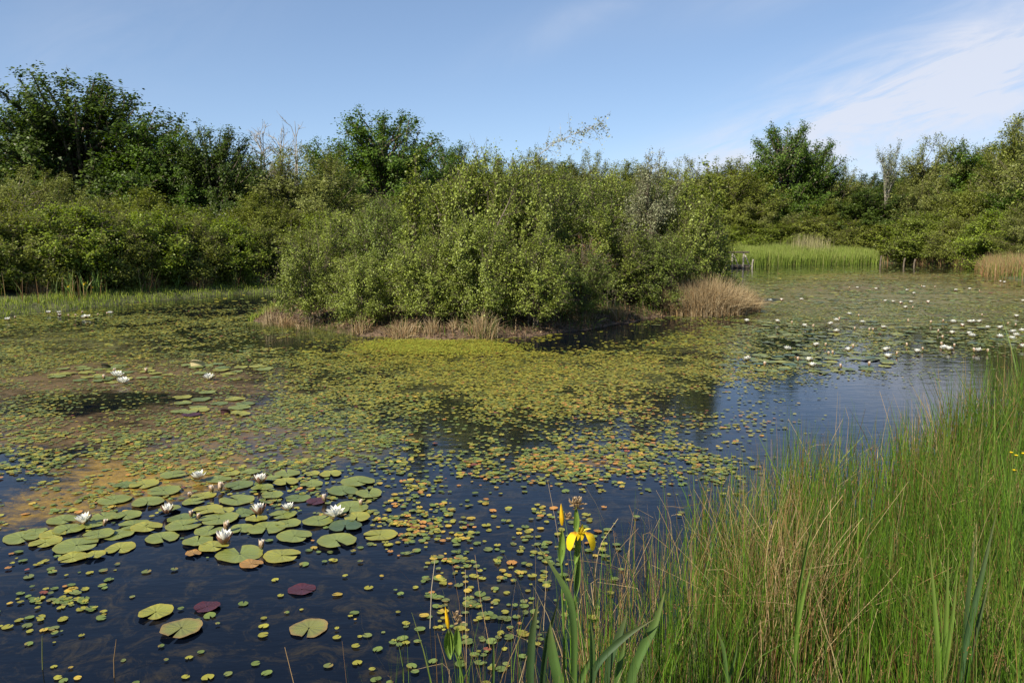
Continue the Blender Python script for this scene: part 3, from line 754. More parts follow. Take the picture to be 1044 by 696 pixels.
# ------------------------------------------------------------------ trees and shrubs
def leaves_on_twigs(S, D, L, nl, ll, lw, cols, r_, outward=None, up=.5, bright=.22, clump=.18):
    """S, D (n,3) twig starts and directions, L (n,) lengths -> leaf mesh arrays"""
    n = len(S); t = r_.random((n, nl)) ** .8
    P = S[:, None] + D[:, None] * (t * L[:, None])[..., None] + r_.normal(0, ll * .55, (n, nl, 3))
    P[..., 2] -= (t ** 2) * L[:, None] * .18
    nv = r_.normal(0, .62, (n, nl, 3)); nv[..., 2] += up
    if outward is not None: nv += outward[:, None] * .85
    nv = nrm(nv); ld = nrm(np.cross(nv, r_.normal(0, 1, (n, nl, 3)))); sd2 = np.cross(nv, ld)
    sz = r_.uniform(.45, 1.2, (n, nl))[..., None]
    a = P; b_ = P + ld * (ll * .5 * sz) + sd2 * (lw * .5 * sz) + nv * (lw * .16 * sz); c_ = P + ld * (ll * sz); d_ = P + ld * (ll * .45 * sz) - sd2 * (lw * .5 * sz) + nv * (lw * .16 * sz)
    V = np.stack([a, b_, c_, d_], 2).reshape(-1, 3)
    m_ = n * nl
    Fc = np.arange(m_ * 4).reshape(m_, 4)
    mixv = np.clip(r_.random((n, nl)) * .6 + r_.random((n, 1)) * .4, 0, 1)[..., None]
    C = np.array(cols[0]) * (1 - mixv) + np.array(cols[1]) * mixv
    C = C * (1 + r_.normal(0, bright, (n, nl, 1))) * (1 + r_.normal(0, clump, (n, 1, 1)))
    C = np.clip(C, .006, .6).reshape(-1, 3)
    return V, Fc, np.repeat(C, 4, axis=0)

def tree_template(seed, Ht, Wd, base, nbr, ntw, nl, ll, lw, cols, stems=1, twig=(.3, .6), prof='round', trunk_r=.12, lean=.15, up=.5, mat_t=None, shell=.35, stray=.08):
    r_ = np.random.default_rng(seed)
    sp, paths, rad = [], [], []
    for s in range(stems):
        a = r_.uniform(0, 6.28); out = (lean * Wd * r_.uniform(.4, 1)) if stems > 1 else lean * .5
        t = np.linspace(0, 1, 8)[:, None]
        top = np.array([math.cos(a) * out, math.sin(a) * out, Ht * r_.uniform(.72, .86)])
        p0 = np.array([math.cos(a) * .12 * (stems > 1), math.sin(a) * .12 * (stems > 1), -.25])
        P = p0 * (1 - t) + top * t + np.stack([np.cumsum(r_.normal(0, .035 * Wd / 3, 8)), np.cumsum(r_.normal(0, .035 * Wd / 3, 8)), np.zeros(8)], -1) * (t > 0)
        sp.append(P); paths.append(P); rad.append(trunk_r * (1 - .85 * t[:, 0]) / math.sqrt(stems))
    # branch ends inside a lumpy envelope
    h = r_.uniform(base, 1, nbr * 2)
    if prof == 'round': R_ = np.sqrt(np.clip(1 - ((h - .50) / .52) ** 2, .02, 1))
    elif prof == 'dome': R_ = np.sqrt(np.clip(1 - (np.maximum(h - .3, 0) / .72) ** 2, .02, 1)) * (.82 + .18 * np.clip(h / .3, 0, 1))
    elif prof == 'spire': R_ = np.clip(1.05 - h, .06, 1) ** .75
    else: R_ = np.ones_like(h)
    keep = r_.random(len(h)) < (R_ ** 1.2 + .12); h, R_ = h[keep][:nbr], R_[keep][:nbr]; n = len(h)
    az = r_.uniform(0, 6.28, n)
    lump = .74 + .5 * vnoise(az * 1.3 + seed, h * 3.5 + seed * 1.7, seed) 
    rho = np.power(r_.uniform(shell ** 2, 1, n), .5) * lump
    st = r_.random(n) < stray; rho[st] *= r_.uniform(1.0, 1.22, st.sum())
    E = np.stack([np.cos(az) * R_ * rho * Wd / 2, np.sin(az) * R_ * rho * Wd / 2, h * Ht * (1 + .10 * (lump - 1))], -1)
    E[st, 2] *= r_.uniform(1.0, 1.09, st.sum())
    TS, TD, TL, TO = [], [], [], []
    cen = np.array([0, 0, Ht * .45])
    for i in range(n):
        P = min(sp, key=lambda q: np.hypot(*(q[5, :2] - E[i, :2])) + r_.random() * .3)
        f = np.clip(E[i, 2] / P[-1, 2] * r_.uniform(.45, .85), .08, .97)
        k = f * 7; k0 = int(k); A0 = P[k0] * (1 - (k - k0)) + P[min(k0 + 1, 7)] * (k - k0)
        mid = (A0 + E[i]) / 2 + r_.normal(0, .05 * Wd / 3, 3); mid[2] -= .06 * np.linalg.norm(E[i] - A0)
        t = np.linspace(0, 1, 5)[:, None]
        B_ = A0 * (1 - t) ** 2 + 2 * mid * t * (1 - t) + E[i] * t ** 2
        br = trunk_r * .32 * min(1, np.linalg.norm(E[i] - A0) / (Wd * .5) + .25)
        paths.append(B_); rad.append(np.array([1, .8, .6, .4, .18]) * br / math.sqrt(stems) ** .5)
        tt = r_.uniform(.35, 1.0, ntw) ** .8
        k = tt * 4; k0 = np.minimum(k.astype(int), 3); fr = (k - k0)[:, None]
        S_ = B_[k0] * (1 - fr) + B_[k0 + 1] * fr
        bd = nrm(E[i] - A0); o_ = nrm(E[i] - cen)
        D_ = nrm(bd * .5 + o_ * .35 + r_.normal(0, .62, (ntw, 3)) + np.array([0, 0, .25]))
        TS.append(S_); TD.append(D_); TL.append(r_.uniform(*twig, ntw)); TO.append(np.tile(o_, (ntw, 1)))
    TS, TD, TL, TO = map(np.concatenate, (TS, TD, TL, TO))
    V, Fc, C = leaves_on_twigs(TS, TD, TL, nl, ll, lw, cols, r_, TO, up)
    ok = None
    crown = mesh_np('crown', V, Fc, M_leaf, C)
    tv, tf = tubes(paths, rad, 5)
    # thin twigs in the trunk mesh
    sel = r_.random(len(TS)) < (.35 if Ht < 5 else .12)
    tw, trf = tubes([np.array([a, a + d * l]) for a, d, l in zip(TS[sel], TD[sel], TL[sel])], [np.array([.006, .002]) * (1 + ll * 6)] * int(sel.sum()), 3)
    tv2 = np.concatenate([tv, tw]); 
    trunk = mesh_np('trunk', tv2, [np.concatenate([tf, trf + len(tv)])], mat_t or M_bark, None, True)
    return dict(crown=crown, trunk=trunk, H=Ht, W=Wd)

OAK = ((.040, .070, .011), (.085, .125, .020)); OAK2 = ((.055, .105, .013), (.11, .175, .024)); WIL = ((.125, .145, .034), (.215, .235, .060))
BUS = ((.105, .148, .018), (.215, .260, .040)); ISLC = ((.115, .155, .020), (.29, .34, .072)); ISL2 = ((.105, .145, .024), (.26, .30, .060)); PALE = ((.17, .19, .095), (.30, .31, .19)); MID = ((.115, .142, .020), (.215, .24, .044))
T = {}
T['oak'] = tree_template(11, 8, 7.2, .12, 230, 28, 13, .135, .085, OAK, twig=(.3, .8), trunk_r=.26, stray=.12)
T['oak2'] = tree_template(12, 8, 6.5, .14, 180, 26, 12, .135, .085, OAK2, twig=(.3, .8), trunk_r=.24, stray=.16)
T['willow'] = tree_template(13, 6, 6, .04, 230, 22, 12, .115, .045, WIL, stems=3, twig=(.25, .55), prof='round', trunk_r=.12, up=.35, stray=.0)
T['willow2'] = tree_template(14, 6.5, 5.4, .05, 220, 22, 12, .11, .05, MID, stems=3, twig=(.25, .6), prof='round', trunk_r=.12, stray=.0)
T['bush'] = tree_template(15, 3, 3.4, .02, 240, 26, 8, .068, .046, BUS, stems=5, twig=(.15, .5), prof='dome', trunk_r=.06, stray=.08)
T['bush2'] = tree_template(16, 2.8, 3.2, .02, 240, 26, 8, .068, .042, MID, stems=5, twig=(.15, .5), prof='dome', trunk_r=.06, stray=.08)
T['alder'] = tree_template(17, 3.6, 3.0, .20, 130, 26, 8, .070, .054, ISLC, stems=7, twig=(.2, .65), trunk_r=.07, stray=.2, lean=.3)
T['alder2'] = tree_template(18, 3.8, 2.6, .22, 95, 26, 8, .066, .050, ISL2, stems=6, twig=(.2, .65), trunk_r=.06, stray=.22, lean=.28)
T['alder3'] = tree_template(19, 3.2, 3.2, .15, 130, 26, 8, .072, .054, ISLC, stems=5, twig=(.2, .62), trunk_r=.06, stray=.22, lean=.3)
T['alder4'] = tree_template(27, 3.4, 2.8, .18, 120, 26, 8, .062, .044, ((.085, .125, .020), (.20, .25, .05)), stems=6, twig=(.2, .6), trunk_r=.06, stray=.2, lean=.3)
T['bush3'] = tree_template(28, 2.9, 3.0, .02, 230, 26, 8, .075, .052, ((.11, .165, .016), (.24, .30, .035)), stems=5, twig=(.15, .5), prof='dome', trunk_r=.06, stray=.12)
T['pale'] = tree_template(20, 3.6, 2.0, .10, 130, 18, 10, .065, .034, PALE, stems=2, twig=(.2, .45), trunk_r=.03, stray=.1)
T['slim'] = tree_template(21, 3.4, 1.1, .12, 60, 12, 9, .068, .05, ISL2, stems=1, twig=(.12, .3), prof='spire', trunk_r=.035, stray=.1)
T['thin'] = tree_template(22, 7, 2.4, .72, 34, 14, 10, .12, .07, ((.12, .145, .06), (.20, .22, .11)), twig=(.2, .5), trunk_r=.07, mat_t=M_pale, stray=.1, prof='flat')

def plant_tree(px, d, top, wpx, tk, name, cat, label, group, rz=None):
    x = at_depth(px, 235, d)[0]; zt = at_depth(px, top, d)[2]; z0 = H(x, d) - .03
    t = T[tk]; Wreq = wpx / F * d; Hreq = (zt - z0) * (.955 if tk[:3] == 'oak' else 1.04 if px > 930 and tk[:3] == 'wil' else .94 if tk[:3] == 'wil' else .98)
    sz_ = Hreq / t['H']; sx_ = max(Wreq / t['W'] * 1.22, sz_ * .95) if tk[:3] in ('oak', 'wil', 'bus') else Wreq / t['W'] * 1.05
    o = empty(name, (x, d, z0), random.uniform(0, 6.28) if rz is None else rz, (sx_, sx_, sz_))
    obj('trunk', t['trunk'], o); obj('crown', t['crown'], o)
    tag(o, label, cat, group)
    return o

GL, GB, GR, GI, GS = 'tall trees behind the left bank', 'bushes along the left bank', 'trees on the far right shore', 'shrubs crowding the island', 'bushes at the foot of the far shore trees'
GM = 'trees behind the island'
rows_t = [
 # left bank, tall trees
 (-70, 36, 120, 170, 'oak', 'oak_tree', 'tree', 'dark oak cut off by the left picture edge', GL),
 (20, 44, 112, 120, 'oak2', 'oak_tree', 'tree', 'leafy oak behind, left of the tallest oak', GL),
 (92, 37, 66, 190, 'oak', 'oak_tree', 'tree', 'tallest dark oak, its broad crown rising above the left bushes', GL),
 (165, 36, 122, 120, 'oak2', 'oak_tree', 'tree', 'lower dark oak on the right shoulder of the tallest oak', GL),
 (225, 36, 122, 92, 'oak', 'oak_tree', 'tree', 'oak with a ragged double top left of the bare tree', GL),
 (45, 31, 165, 120, 'willow', 'willow_tree', 'tree', 'grey-green willow low under the tallest oak', GL),
 (140, 31, 185, 120, 'willow2', 'willow_tree', 'tree', 'shaded willow between the tallest oak and the bank bushes', GL),
 (258, 44, 165, 80, 'oak', 'oak_tree', 'tree', 'dark low oak standing behind the bare tree', GL),
 (312, 37, 143, 150, 'willow', 'willow_tree', 'tree', 'broad round grey-green willow right of the bare tree', GM),
 (268, 33, 190, 90, 'willow2', 'willow_tree', 'tree', 'small dull willow in the gap at the end of the left bushes', GM),
 (395, 42, 108, 120, 'oak2', 'oak_tree', 'tree', 'bright green oak towering over the left half of the island', GM),
 (345, 44, 140, 90, 'oak2', 'oak_tree', 'tree', 'green oak peeping between the round willow and the towering oak', GM),
 (455, 60, 143, 80, 'oak2', 'oak_tree', 'tree', 'round green crown just right of the towering oak', GM),
 (500, 58, 150, 90, 'willow2', 'willow_tree', 'tree', 'level topped crown behind the highest island shrubs', GM),
 (545, 60, 150, 80, 'willow', 'willow_tree', 'tree', 'pale willow crown behind the leaning birch', GM),
 (600, 60, 150, 80, 'willow', 'willow_tree', 'tree', 'rounded willow crown right of the leaning birch tip', GM),
 (645, 58, 156, 80, 'willow2', 'willow_tree', 'tree', 'olive crown behind the silvery island shrub', GM),
 (692, 60, 156, 80, 'willow', 'willow_tree', 'tree', 'grey-green crown behind the spiky island sapling', GM),
 (410, 34, 190, 110, 'willow2', 'willow_tree', 'tree', 'dark willow hidden low behind the left island shrubs', GM),
 (560, 40, 185, 140, 'willow2', 'willow_tree', 'tree', 'dark willow filling the gap behind the middle of the island', GM),
 (680, 44, 180, 120, 'willow2', 'willow_tree', 'tree', 'dark willow filling the gap behind the right of the island', GM),
 (330, 33, 215, 90, 'bush', 'bush', 'bush', 'leafy bush behind the left tip of the island', GM),
 # far right shore
 (742, 60, 153, 95, 'willow2', 'willow_tree', 'tree', 'large olive tree left of the dark ash', GR),
 (796, 61, 122, 62, 'oak2', 'ash_tree', 'tree', 'tall dark ash with an open twin top against the cloud', GR),
 (826, 62, 140, 36, 'oak2', 'ash_tree', 'tree', 'narrow side crown just right of the tall dark ash', GR),
 (852, 62, 164, 60, 'willow', 'willow_tree', 'tree', 'low grey willow in the dip right of the ash', GR),
 (880, 64, 173, 60, 'oak', 'oak_tree', 'tree', 'low dark crown left of the thin pale birch', GR),
 (928, 64, 174, 60, 'willow2', 'willow_tree', 'tree', 'olive crown right of the thin pale birch', GR),
 (955, 62, 144, 85, 'willow', 'willow_tree', 'tree', 'high rounded grey willow midway to the right edge', GR),
 (998, 60, 142, 90, 'oak2', 'oak_tree', 'tree', 'fresh green crown next to the high grey willow', GR),
 (1038, 52, 122, 100, 'willow2', 'willow_tree', 'tree', 'tall olive tree at the right edge of the picture', GR),
 (1085, 48, 100, 120, 'willow', 'willow_tree', 'tree', 'tall grey willow cut by the right picture edge', GR),
 (1120, 42, 140, 120, 'bush2', 'willow_tree', 'tree', 'dense willow beyond the right picture edge', GR),
 (770, 60, 185, 90, 'willow', 'willow_tree', 'tree', 'grey-green willow in front of the dark ash', GR),
 (722, 59, 195, 80, 'willow2', 'willow_tree', 'tree', 'olive willow just beyond the right end of the island', GR),
 (830, 60.5, 192, 80, 'willow2', 'willow_tree', 'tree', 'middle height olive willow below the narrow side crown', GR),
 (880, 60, 190, 95, 'oak', 'oak_tree', 'tree', 'dark rounded oak in the centre of the far shore', GR),
 (940, 59, 186, 90, 'willow', 'willow_tree', 'tree', 'grey willow below the thin pale birch, to its right', GR),
 (1000, 54, 182, 90, 'willow2', 'willow_tree', 'tree', 'olive willow below the fresh green crown', GR),
 (1050, 48, 180, 90, 'oak2', 'oak_tree', 'tree', 'deep green tree low at the right picture edge', GR),
 (780, 57.5, 226, 80, 'bush', 'bush', 'bush', 'rounded bush behind the bright reeds by the jetty', GS),
 (826, 58, 220, 74, 'bush2', 'bush', 'bush', 'olive bush behind the middle of the bright reeds', GS),
 (735, 56.5, 230, 66, 'bush3', 'bush', 'bush', 'green bush directly behind the jetty rail', GS),
 (872, 58, 224, 70, 'bush2', 'bush', 'bush', 'bush behind the pale plumed reeds', GS),
 (915, 57, 226, 66, 'bush3', 'bush', 'bush', 'bush left of the dark bush at the water', GS),
 (944, 54.5, 216, 78, 'bush', 'bush', 'bush', 'big dark bush overhanging the far water edge', GS),
 (982, 51, 222, 62, 'bush2', 'bush', 'bush', 'olive bush behind the green and tan reeds', GS),
 (1020, 46, 214, 70, 'bush3', 'bush', 'bush', 'bush behind the rusty sedge on the right shore', GS),
 (1060, 42, 205, 80, 'willow', 'willow_tree', 'tree', 'silvery willow above the rusty sedge', GS),
 (700, 52, 225, 80, 'bush2', 'bush', 'bush', 'bush glimpsed behind the end of the island', GS),
 # left bank bushes
 (-40, 23.5, 212, 120, 'bush', 'bush', 'bush', 'bank bush cut off by the left picture edge', GB),
 (18, 24.5, 216, 110, 'bush2', 'bush', 'bush', 'olive bank bush, first from the left edge', GB),
 (68, 25.5, 209, 100, 'bush3', 'bush', 'bush', 'leafy bank bush directly below the tallest oak', GB),
 (112, 26.5, 217, 90, 'bush2', 'bush', 'bush', 'olive bank bush above the yellow irises', GB),
 (152, 27.5, 215, 88, 'bush3', 'bush', 'bush', 'bank bush with a bright leafy top, middle of the row', GB),
 (190, 28.5, 221, 84, 'bush2', 'bush', 'bush', 'dull bank bush, third from the island end', GB),
 (226, 29.5, 223, 80, 'bush3', 'bush', 'bush', 'rounded light green bank bush, second from the island end', GB),
 (262, 30.5, 232, 76, 'bush2', 'bush', 'bush', 'last bank bush before the island', GB),
 (300, 32, 236, 70, 'bush', 'bush', 'bush', 'low bush half hidden behind the island tip', GB),
 (90, 28.5, 205, 110, 'bush2', 'bush', 'bush', 'second row bush showing above the left bank row', GB),
 (200, 31, 212, 110, 'bush', 'bush', 'bush', 'second row bush under the ragged oak', GB),
 (5, 27.5, 200, 110, 'bush2', 'bush', 'bush', 'second row bush at the far left', GB),
 # island
 (316, 18.2, 226, 72, 'alder2', 'alder_shrub', 'shrub', 'light open shrub at the left tip of the island', GI),
 (352, 20.5, 214, 84, 'alder', 'alder_shrub', 'shrub', 'bright shrub just behind the left tip shrub', GI),
 (368, 17.3, 258, 66, 'alder3', 'alder_shrub', 'shrub', 'low shrub leaning over the bare earth rim', GI),
 (390, 19.2, 204, 78, 'alder4', 'alder_shrub', 'shrub', 'bushy shrub left of the pointed sapling', GI),
 (423, 18.4, 140, 46, 'slim', 'alder_sapling', 'sapling', 'slender pointed sapling rising above the island shrubs', GI),
 (436, 16.9, 240, 78, 'alder', 'alder_shrub', 'shrub', 'yellow-green shrub above the bright moss mat', GI),
 (458, 20.5, 184, 90, 'alder', 'alder_shrub', 'shrub', 'shrub right of the pointed sapling', GI),
 (498, 20.2, 153, 92, 'alder3', 'alder_shrub', 'shrub', 'tallest shrub of the island, left of the leaning birch', GI),
 (488, 17.0, 222, 82, 'alder3', 'alder_shrub', 'shrub', 'front shrub below the tallest shrub', GI),
 (546, 20.6, 160, 88, 'alder2', 'alder_shrub', 'shrub', 'tall shrub that the leaning birch grows out of', GI),
 (544, 17.2, 236, 86, 'alder', 'alder_shrub', 'shrub', 'spreading front shrub casting shade on the muddy edge', GI),
 (590, 21.6, 184, 84, 'alder4', 'alder_shrub', 'shrub', 'shrub below the tip of the leaning birch', GI),
 (590, 18.4, 256, 66, 'alder4', 'alder_shrub', 'shrub', 'green shrub left of the dead brown branches', GI),
 (622, 20.6, 214, 74, 'alder2', 'alder_shrub', 'shrub', 'shrub right of the dead brown branches', GI),
 (630, 23.5, 174, 84, 'alder', 'alder_shrub', 'shrub', 'back shrub left of the silvery one', GI),
 (664, 22.0, 158, 62, 'pale', 'willow_shrub', 'shrub', 'silvery grey willow shrub at the back of the island', GI),
 (690, 23.2, 178, 80, 'alder3', 'alder_shrub', 'shrub', 'leafy shrub below the spiky sapling', GI),
 (722, 22.4, 150, 52, 'slim', 'alder_sapling', 'sapling', 'spiky sapling above the right end of the island', GI),
 (706, 21.8, 200, 70, 'alder', 'alder_shrub', 'shrub', 'bright shrub at the right end, leaning over tan grass', GI),
 (676, 21.0, 238, 70, 'alder4', 'alder_shrub', 'shrub', 'front shrub behind the pale bare stem', GI),
 (724, 22.6, 222, 40, 'alder3', 'alder_shrub', 'shrub', 'small rightmost shrub of the island', GI),
 (372, 22.5, 216, 80, 'alder2', 'alder_shrub', 'shrub', 'back shrub behind the bushy left shrub', GI),
 (560, 24, 176, 120, 'bush', 'alder_shrub', 'shrub', 'dark dense shrub in the heart of the island', GI),
 (445, 24, 196, 110, 'bush', 'alder_shrub', 'shrub', 'dark dense shrub behind the yellow-green one', GI),
 (650, 25, 190, 110, 'bush', 'alder_shrub', 'shrub', 'dark dense shrub at the back right of the island', GI),
]
for a in rows_t: plant_tree(*a)
plant_tree(901, 59.5, 146, 26, 'thin', 'birch_tree', 'tree', 'thin pale birch standing alone above the far tree line', None)
# more woodland behind the first ranks, low and wide, closing the gaps under the crowns
k = 0
for px_, d_, top_, w_, tk in [(-60, 50, 140, 150, 'oak'), (60, 52, 130, 140, 'oak2'), (180, 52, 150, 130, 'oak'), (290, 52, 160, 110, 'willow2'), (400, 66, 150, 120, 'oak'), (480, 70, 158, 110, 'willow2'), (570, 70, 160, 120, 'oak'), (660, 70, 162, 120, 'willow2'),
                              (760, 72, 165, 130, 'oak'), (850, 74, 176, 120, 'willow2'), (940, 74, 165, 120, 'oak'), (1030, 68, 150, 120, 'willow2'), (1120, 60, 130, 130, 'oak'), (-150, 45, 120, 170, 'oak2'), (-130, 27, 200, 120, 'bush'), (1180, 46, 150, 130, 'willow2')]:
    k += 1
    plant_tree(px_, d_, top_, w_, tk, 'woodland_tree', 'tree', 'woodland tree filling the dark gaps behind the front trees', 'rear woodland trees')

def bare_tree(px, d, top, wpx, label, seed, n=26):
    r_ = np.random.default_rng(seed)
    x = at_depth(px, 235, d)[0]; zt = at_depth(px, top, d)[2]; z0 = H(x, d) - .1; Ht = zt - z0; Wd = wpx / F * d
    o = empty('bare_tree', (x, d, z0)); tag(o, label, 'tree', 'leafless trees')
    paths, rad, TS, TD, TL = [], [], [], [], []
    for s in range(3):
        t = np.linspace(0, 1, 8)[:, None]; topp = np.array([r_.uniform(-.35, .35) * Wd, r_.uniform(-.2, .2) * Wd, Ht * r_.uniform(.85, 1)])
        P = topp * t + np.stack([np.cumsum(r_.normal(0, .05, 8)), np.cumsum(r_.normal(0, .05, 8)), np.zeros(8)], -1); P[0] = (0, 0, 0)
        paths.append(P); rad.append(.09 * (1 - .88 * t[:, 0]))
        for i in range(n):
            f = r_.uniform(.45, .98) * 7; k0 = int(f); A0 = P[k0] * (1 - f + k0) + P[min(k0 + 1, 7)] * (f - k0)
            D_ = nrm(np.array([r_.normal(), r_.normal(), .9 + r_.random()])); L = r_.uniform(.4, 1.2)
            B_ = np.array([A0, A0 + D_ * L * .5 + r_.normal(0, .05, 3), A0 + D_ * L + r_.normal(0, .1, 3)])
            paths.append(B_); rad.append(np.array([.024, .015, .007]))
            for j in range(5):
                s0 = B_[1] * (1 - j / 4) + B_[2] * j / 4; D2 = nrm(D_ + r_.normal(0, .6, 3)); l2 = r_.uniform(.15, .45)
                paths.append(np.array([s0, s0 + D2 * l2])); rad.append(np.array([.010, .004])); TS.append(s0); TD.append(D2); TL.append(l2)
    v, f = tubes(paths, rad, 4); obj('trunk', mesh_np('trunk', v, f, M_pale, None, True), o)
    V, Fc, C = leaves_on_twigs(np.array(TS), np.array(TD), np.array(TL), 2, .07, .035, ((.15, .12, .07), (.24, .21, .13)), r_)
    obj('crown', mesh_np('crown', V, Fc, M_leaf, C), o)
bare_tree(277, 40, 128, 52, 'bare grey tree with fine twigs above the left willows', 91)
bare_tree(306, 42, 122, 16, 'single bare forked pole of a tree beside the round willow', 92, 8)

def leaning_birch():
    r_ = np.random.default_rng(5)
    pts = [(492, 300), (500, 245), (515, 205), (538, 168), (562, 148), (590, 134), (618, 125)]
    W_ = np.array([at_depth(a, b, 21.4) for a, b in pts]); base = np.array([W_[0][0], 21.4, H(W_[0][0], 21.4)]); W_[0][2] = base[2]
    o = empty('birch_sapling', base); tag(o, 'leaning birch with sparse silvery leaves arching over the island skyline', 'sapling')
    P = W_ - base; paths = [P]; rad = [np.array([.022, .018, .014, .010, .007, .004, .002])]; TS, TD, TL = [], [], []
    for i in range(60):
        f = r_.uniform(2.4, 5.95); k0 = int(f); A0 = P[k0] * (1 - f + k0) + P[k0 + 1] * (f - k0)
        D_ = nrm((P[k0 + 1] - P[k0]) / np.linalg.norm(P[k0 + 1] - P[k0]) * .7 + r_.normal(0, .7, 3) + np.array([0, 0, -.05])); L = r_.uniform(.2, .62)
        paths.append(np.array([A0, A0 + D_ * L])); rad.append(np.array([.005, .002])); TS.append(A0); TD.append(D_); TL.append(L)
    v, f = tubes(paths, rad, 5); obj('trunk', mesh_np('trunk', v, f, M_pale, None, True), o)
    V, Fc, C = leaves_on_twigs(np.array(TS), np.array(TD), np.array(TL), 10, .06, .042, ((.24, .27, .14), (.40, .42, .27)), r_)
    obj('crown', mesh_np('crown', V, Fc, M_leaf, C), o)
leaning_birch()
def stem_thing(name, label, cat, pts, d, r0, mat, twigs=0, seed=3):
    r_ = np.random.default_rng(seed)
    W_ = np.array([at_depth(a, b, d) for a, b in pts]); W_[0][2] = H(W_[0][0], d) - .05
    paths = [W_]; rad = [np.linspace(r0, r0 * .35, len(W_))]
    for i in range(twigs):
        f = r_.uniform(.5, len(pts) - 1.02); k0 = int(f); A0 = W_[k0] * (1 - f + k0) + W_[k0 + 1] * (f - k0)
        D_ = nrm(np.array([r_.normal(), r_.normal() * .5, r_.normal() * .7 + .3])); L = r_.uniform(.1, .4)
        paths.append(np.array([A0, A0 + D_ * L * .5 + r_.normal(0, .03, 3), A0 + D_ * L])); rad.append(np.array([r0 * .3, r0 * .2, r0 * .08]))
    v, f = tubes(paths, rad, 6); b0 = W_[0].copy()
    o = obj(name, mesh_np(name, v - b0, f, mat, None, True), loc=b0); tag(o, label, cat)
stem_thing('dead_sapling', 'pale bare stem standing at the front of the right island shrubs', 'stem', [(655, 312), (656, 290), (659, 277), (656, 266), (659, 260)], 20.9, .020, M_pale, 6, 3)
stem_thing('dead_sapling', 'forked dead stem just right of the pale bare stem', 'stem', [(668, 308), (665, 290), (670, 278), (673, 268)], 20.95, .016, M_bark, 8, 4)
stem_thing('dead_branch', 'reddish brown dead limb slanting through the tallest island shrub', 'branch', [(484, 320), (500, 255), (508, 228), (518, 208), (524, 192)], 18.6, .026, M_bark, 8, 6)
def dead_bush():
    r_ = np.random.default_rng(8); x = at_depth(594, 235, 18.5)[0]; base = np.array([x, 18.5, H(x, 18.5)]); o = empty('dead_shrub', base)
    tag(o, 'dead brown leafed branches in the middle of the island', 'shrub')
    TS, TD, TL, paths, rad = [], [], [], [], []
    for i in range(16):
        e_ = np.array([r_.normal(0, .35), r_.normal(0, .3), r_.uniform(1.1, 1.9)]); P = np.array([[0, 0, -.05], e_ * .5 + r_.normal(0, .06, 3), e_]); paths.append(P); rad.append(np.array([.018, .012, .004]))
        for j in range(9): TS.append(P[1] * (1 - j / 9) + e_ * j / 9); TD.append(nrm(r_.normal(0, 1, 3) + [0, 0, .5])); TL.append(r_.uniform(.1, .3)); paths.append(np.array([TS[-1], TS[-1] + TD[-1] * TL[-1]])); rad.append(np.array([.005, .002]))
    v, f = tubes(paths, rad, 4); obj('trunk', mesh_np('trunk', v, f, M_bark, None, True), o)
    V, Fc, C = leaves_on_twigs(np.array(TS), np.array(TD), np.array(TL), 9, .05, .022, ((.11, .055, .03), (.20, .11, .06)), r_)
    obj('crown', mesh_np('crown', V, Fc, M_leaf, C), o)
dead_bush()

# ------------------------------------------------------------------ grasses and reeds
def ribbons(P, Wd, C, r_):
    """P (n,s,3), Wd (n,s), C (n,s,3): each blade is a ribbon folded a little along its middle"""
    n, s, _ = P.shape
    Tg = nrm(np.gradient(P, axis=1)); rv = r_.normal(0, 1, (n, 1, 3)); rv[..., 2] *= .2
    side = nrm(np.cross(Tg, rv)); nn = np.cross(side, Tg)
    A = P - side * Wd[..., None] * .5 + nn * Wd[..., None] * .22; B_ = P + side * Wd[..., None] * .5 + nn * Wd[..., None] * .22
    V = np.stack([A, P, B_], 2).reshape(-1, 3)
    i = (np.arange(n)[:, None, None] * s + np.arange(s - 1)[None, :, None]) * 3 + np.arange(2)[None, None, :]
    i = i.ravel(); Fc = np.stack([i, i + 1, i + 4, i + 3], -1)
    return V, Fc, np.repeat(C.reshape(-1, 3), 3, axis=0)
def blades(x, y, z, h, w_, lean, cols, tipc, r_, s=5, leandir=None, tipmix=.5):
    n = len(x); t = np.linspace(0, 1, s)[None, :]
    a = r_.uniform(0, 6.28, n) if leandir is None else leandir + r_.normal(0, .9, n)
    ln = np.abs(r_.normal(0, lean, n))[:, None]
    out = h[:, None] * ln * (t ** 1.8)
    P = np.stack([x[:, None] + out * np.cos(a)[:, None], y[:, None] + out * np.sin(a)[:, None], z[:, None] + h[:, None] * (t - .45 * np.minimum(ln, 1.1) ** 2 * t ** 2.5)], -1)
    Wd = w_[:, None] * (1 - t ** 2 * .85)
    C = cols[:, None, :] * (1 - (t ** 3)[..., None] * tipmix) + tipc[:, None, :] * (t ** 3)[..., None] * tipmix
    C = np.broadcast_to(C, (n, s, 3)).copy()
    return ribbons(P, Wd, C, r_)
def pick(cols, wts, n, r_):
    c = np.array(cols)[r_.choice(len(cols), n, p=np.array(wts) / sum(wts))]
    return c * r_.uniform(.75, 1.25, (n, 1))
RUSH = [(.045, .110, .008), (.075, .165, .010), (.12, .225, .016), (.025, .055, .008), (.12, .10, .03)]
TAN = [(.29, .19, .085), (.22, .13, .05), (.38, .28, .15), (.15, .075, .03)]
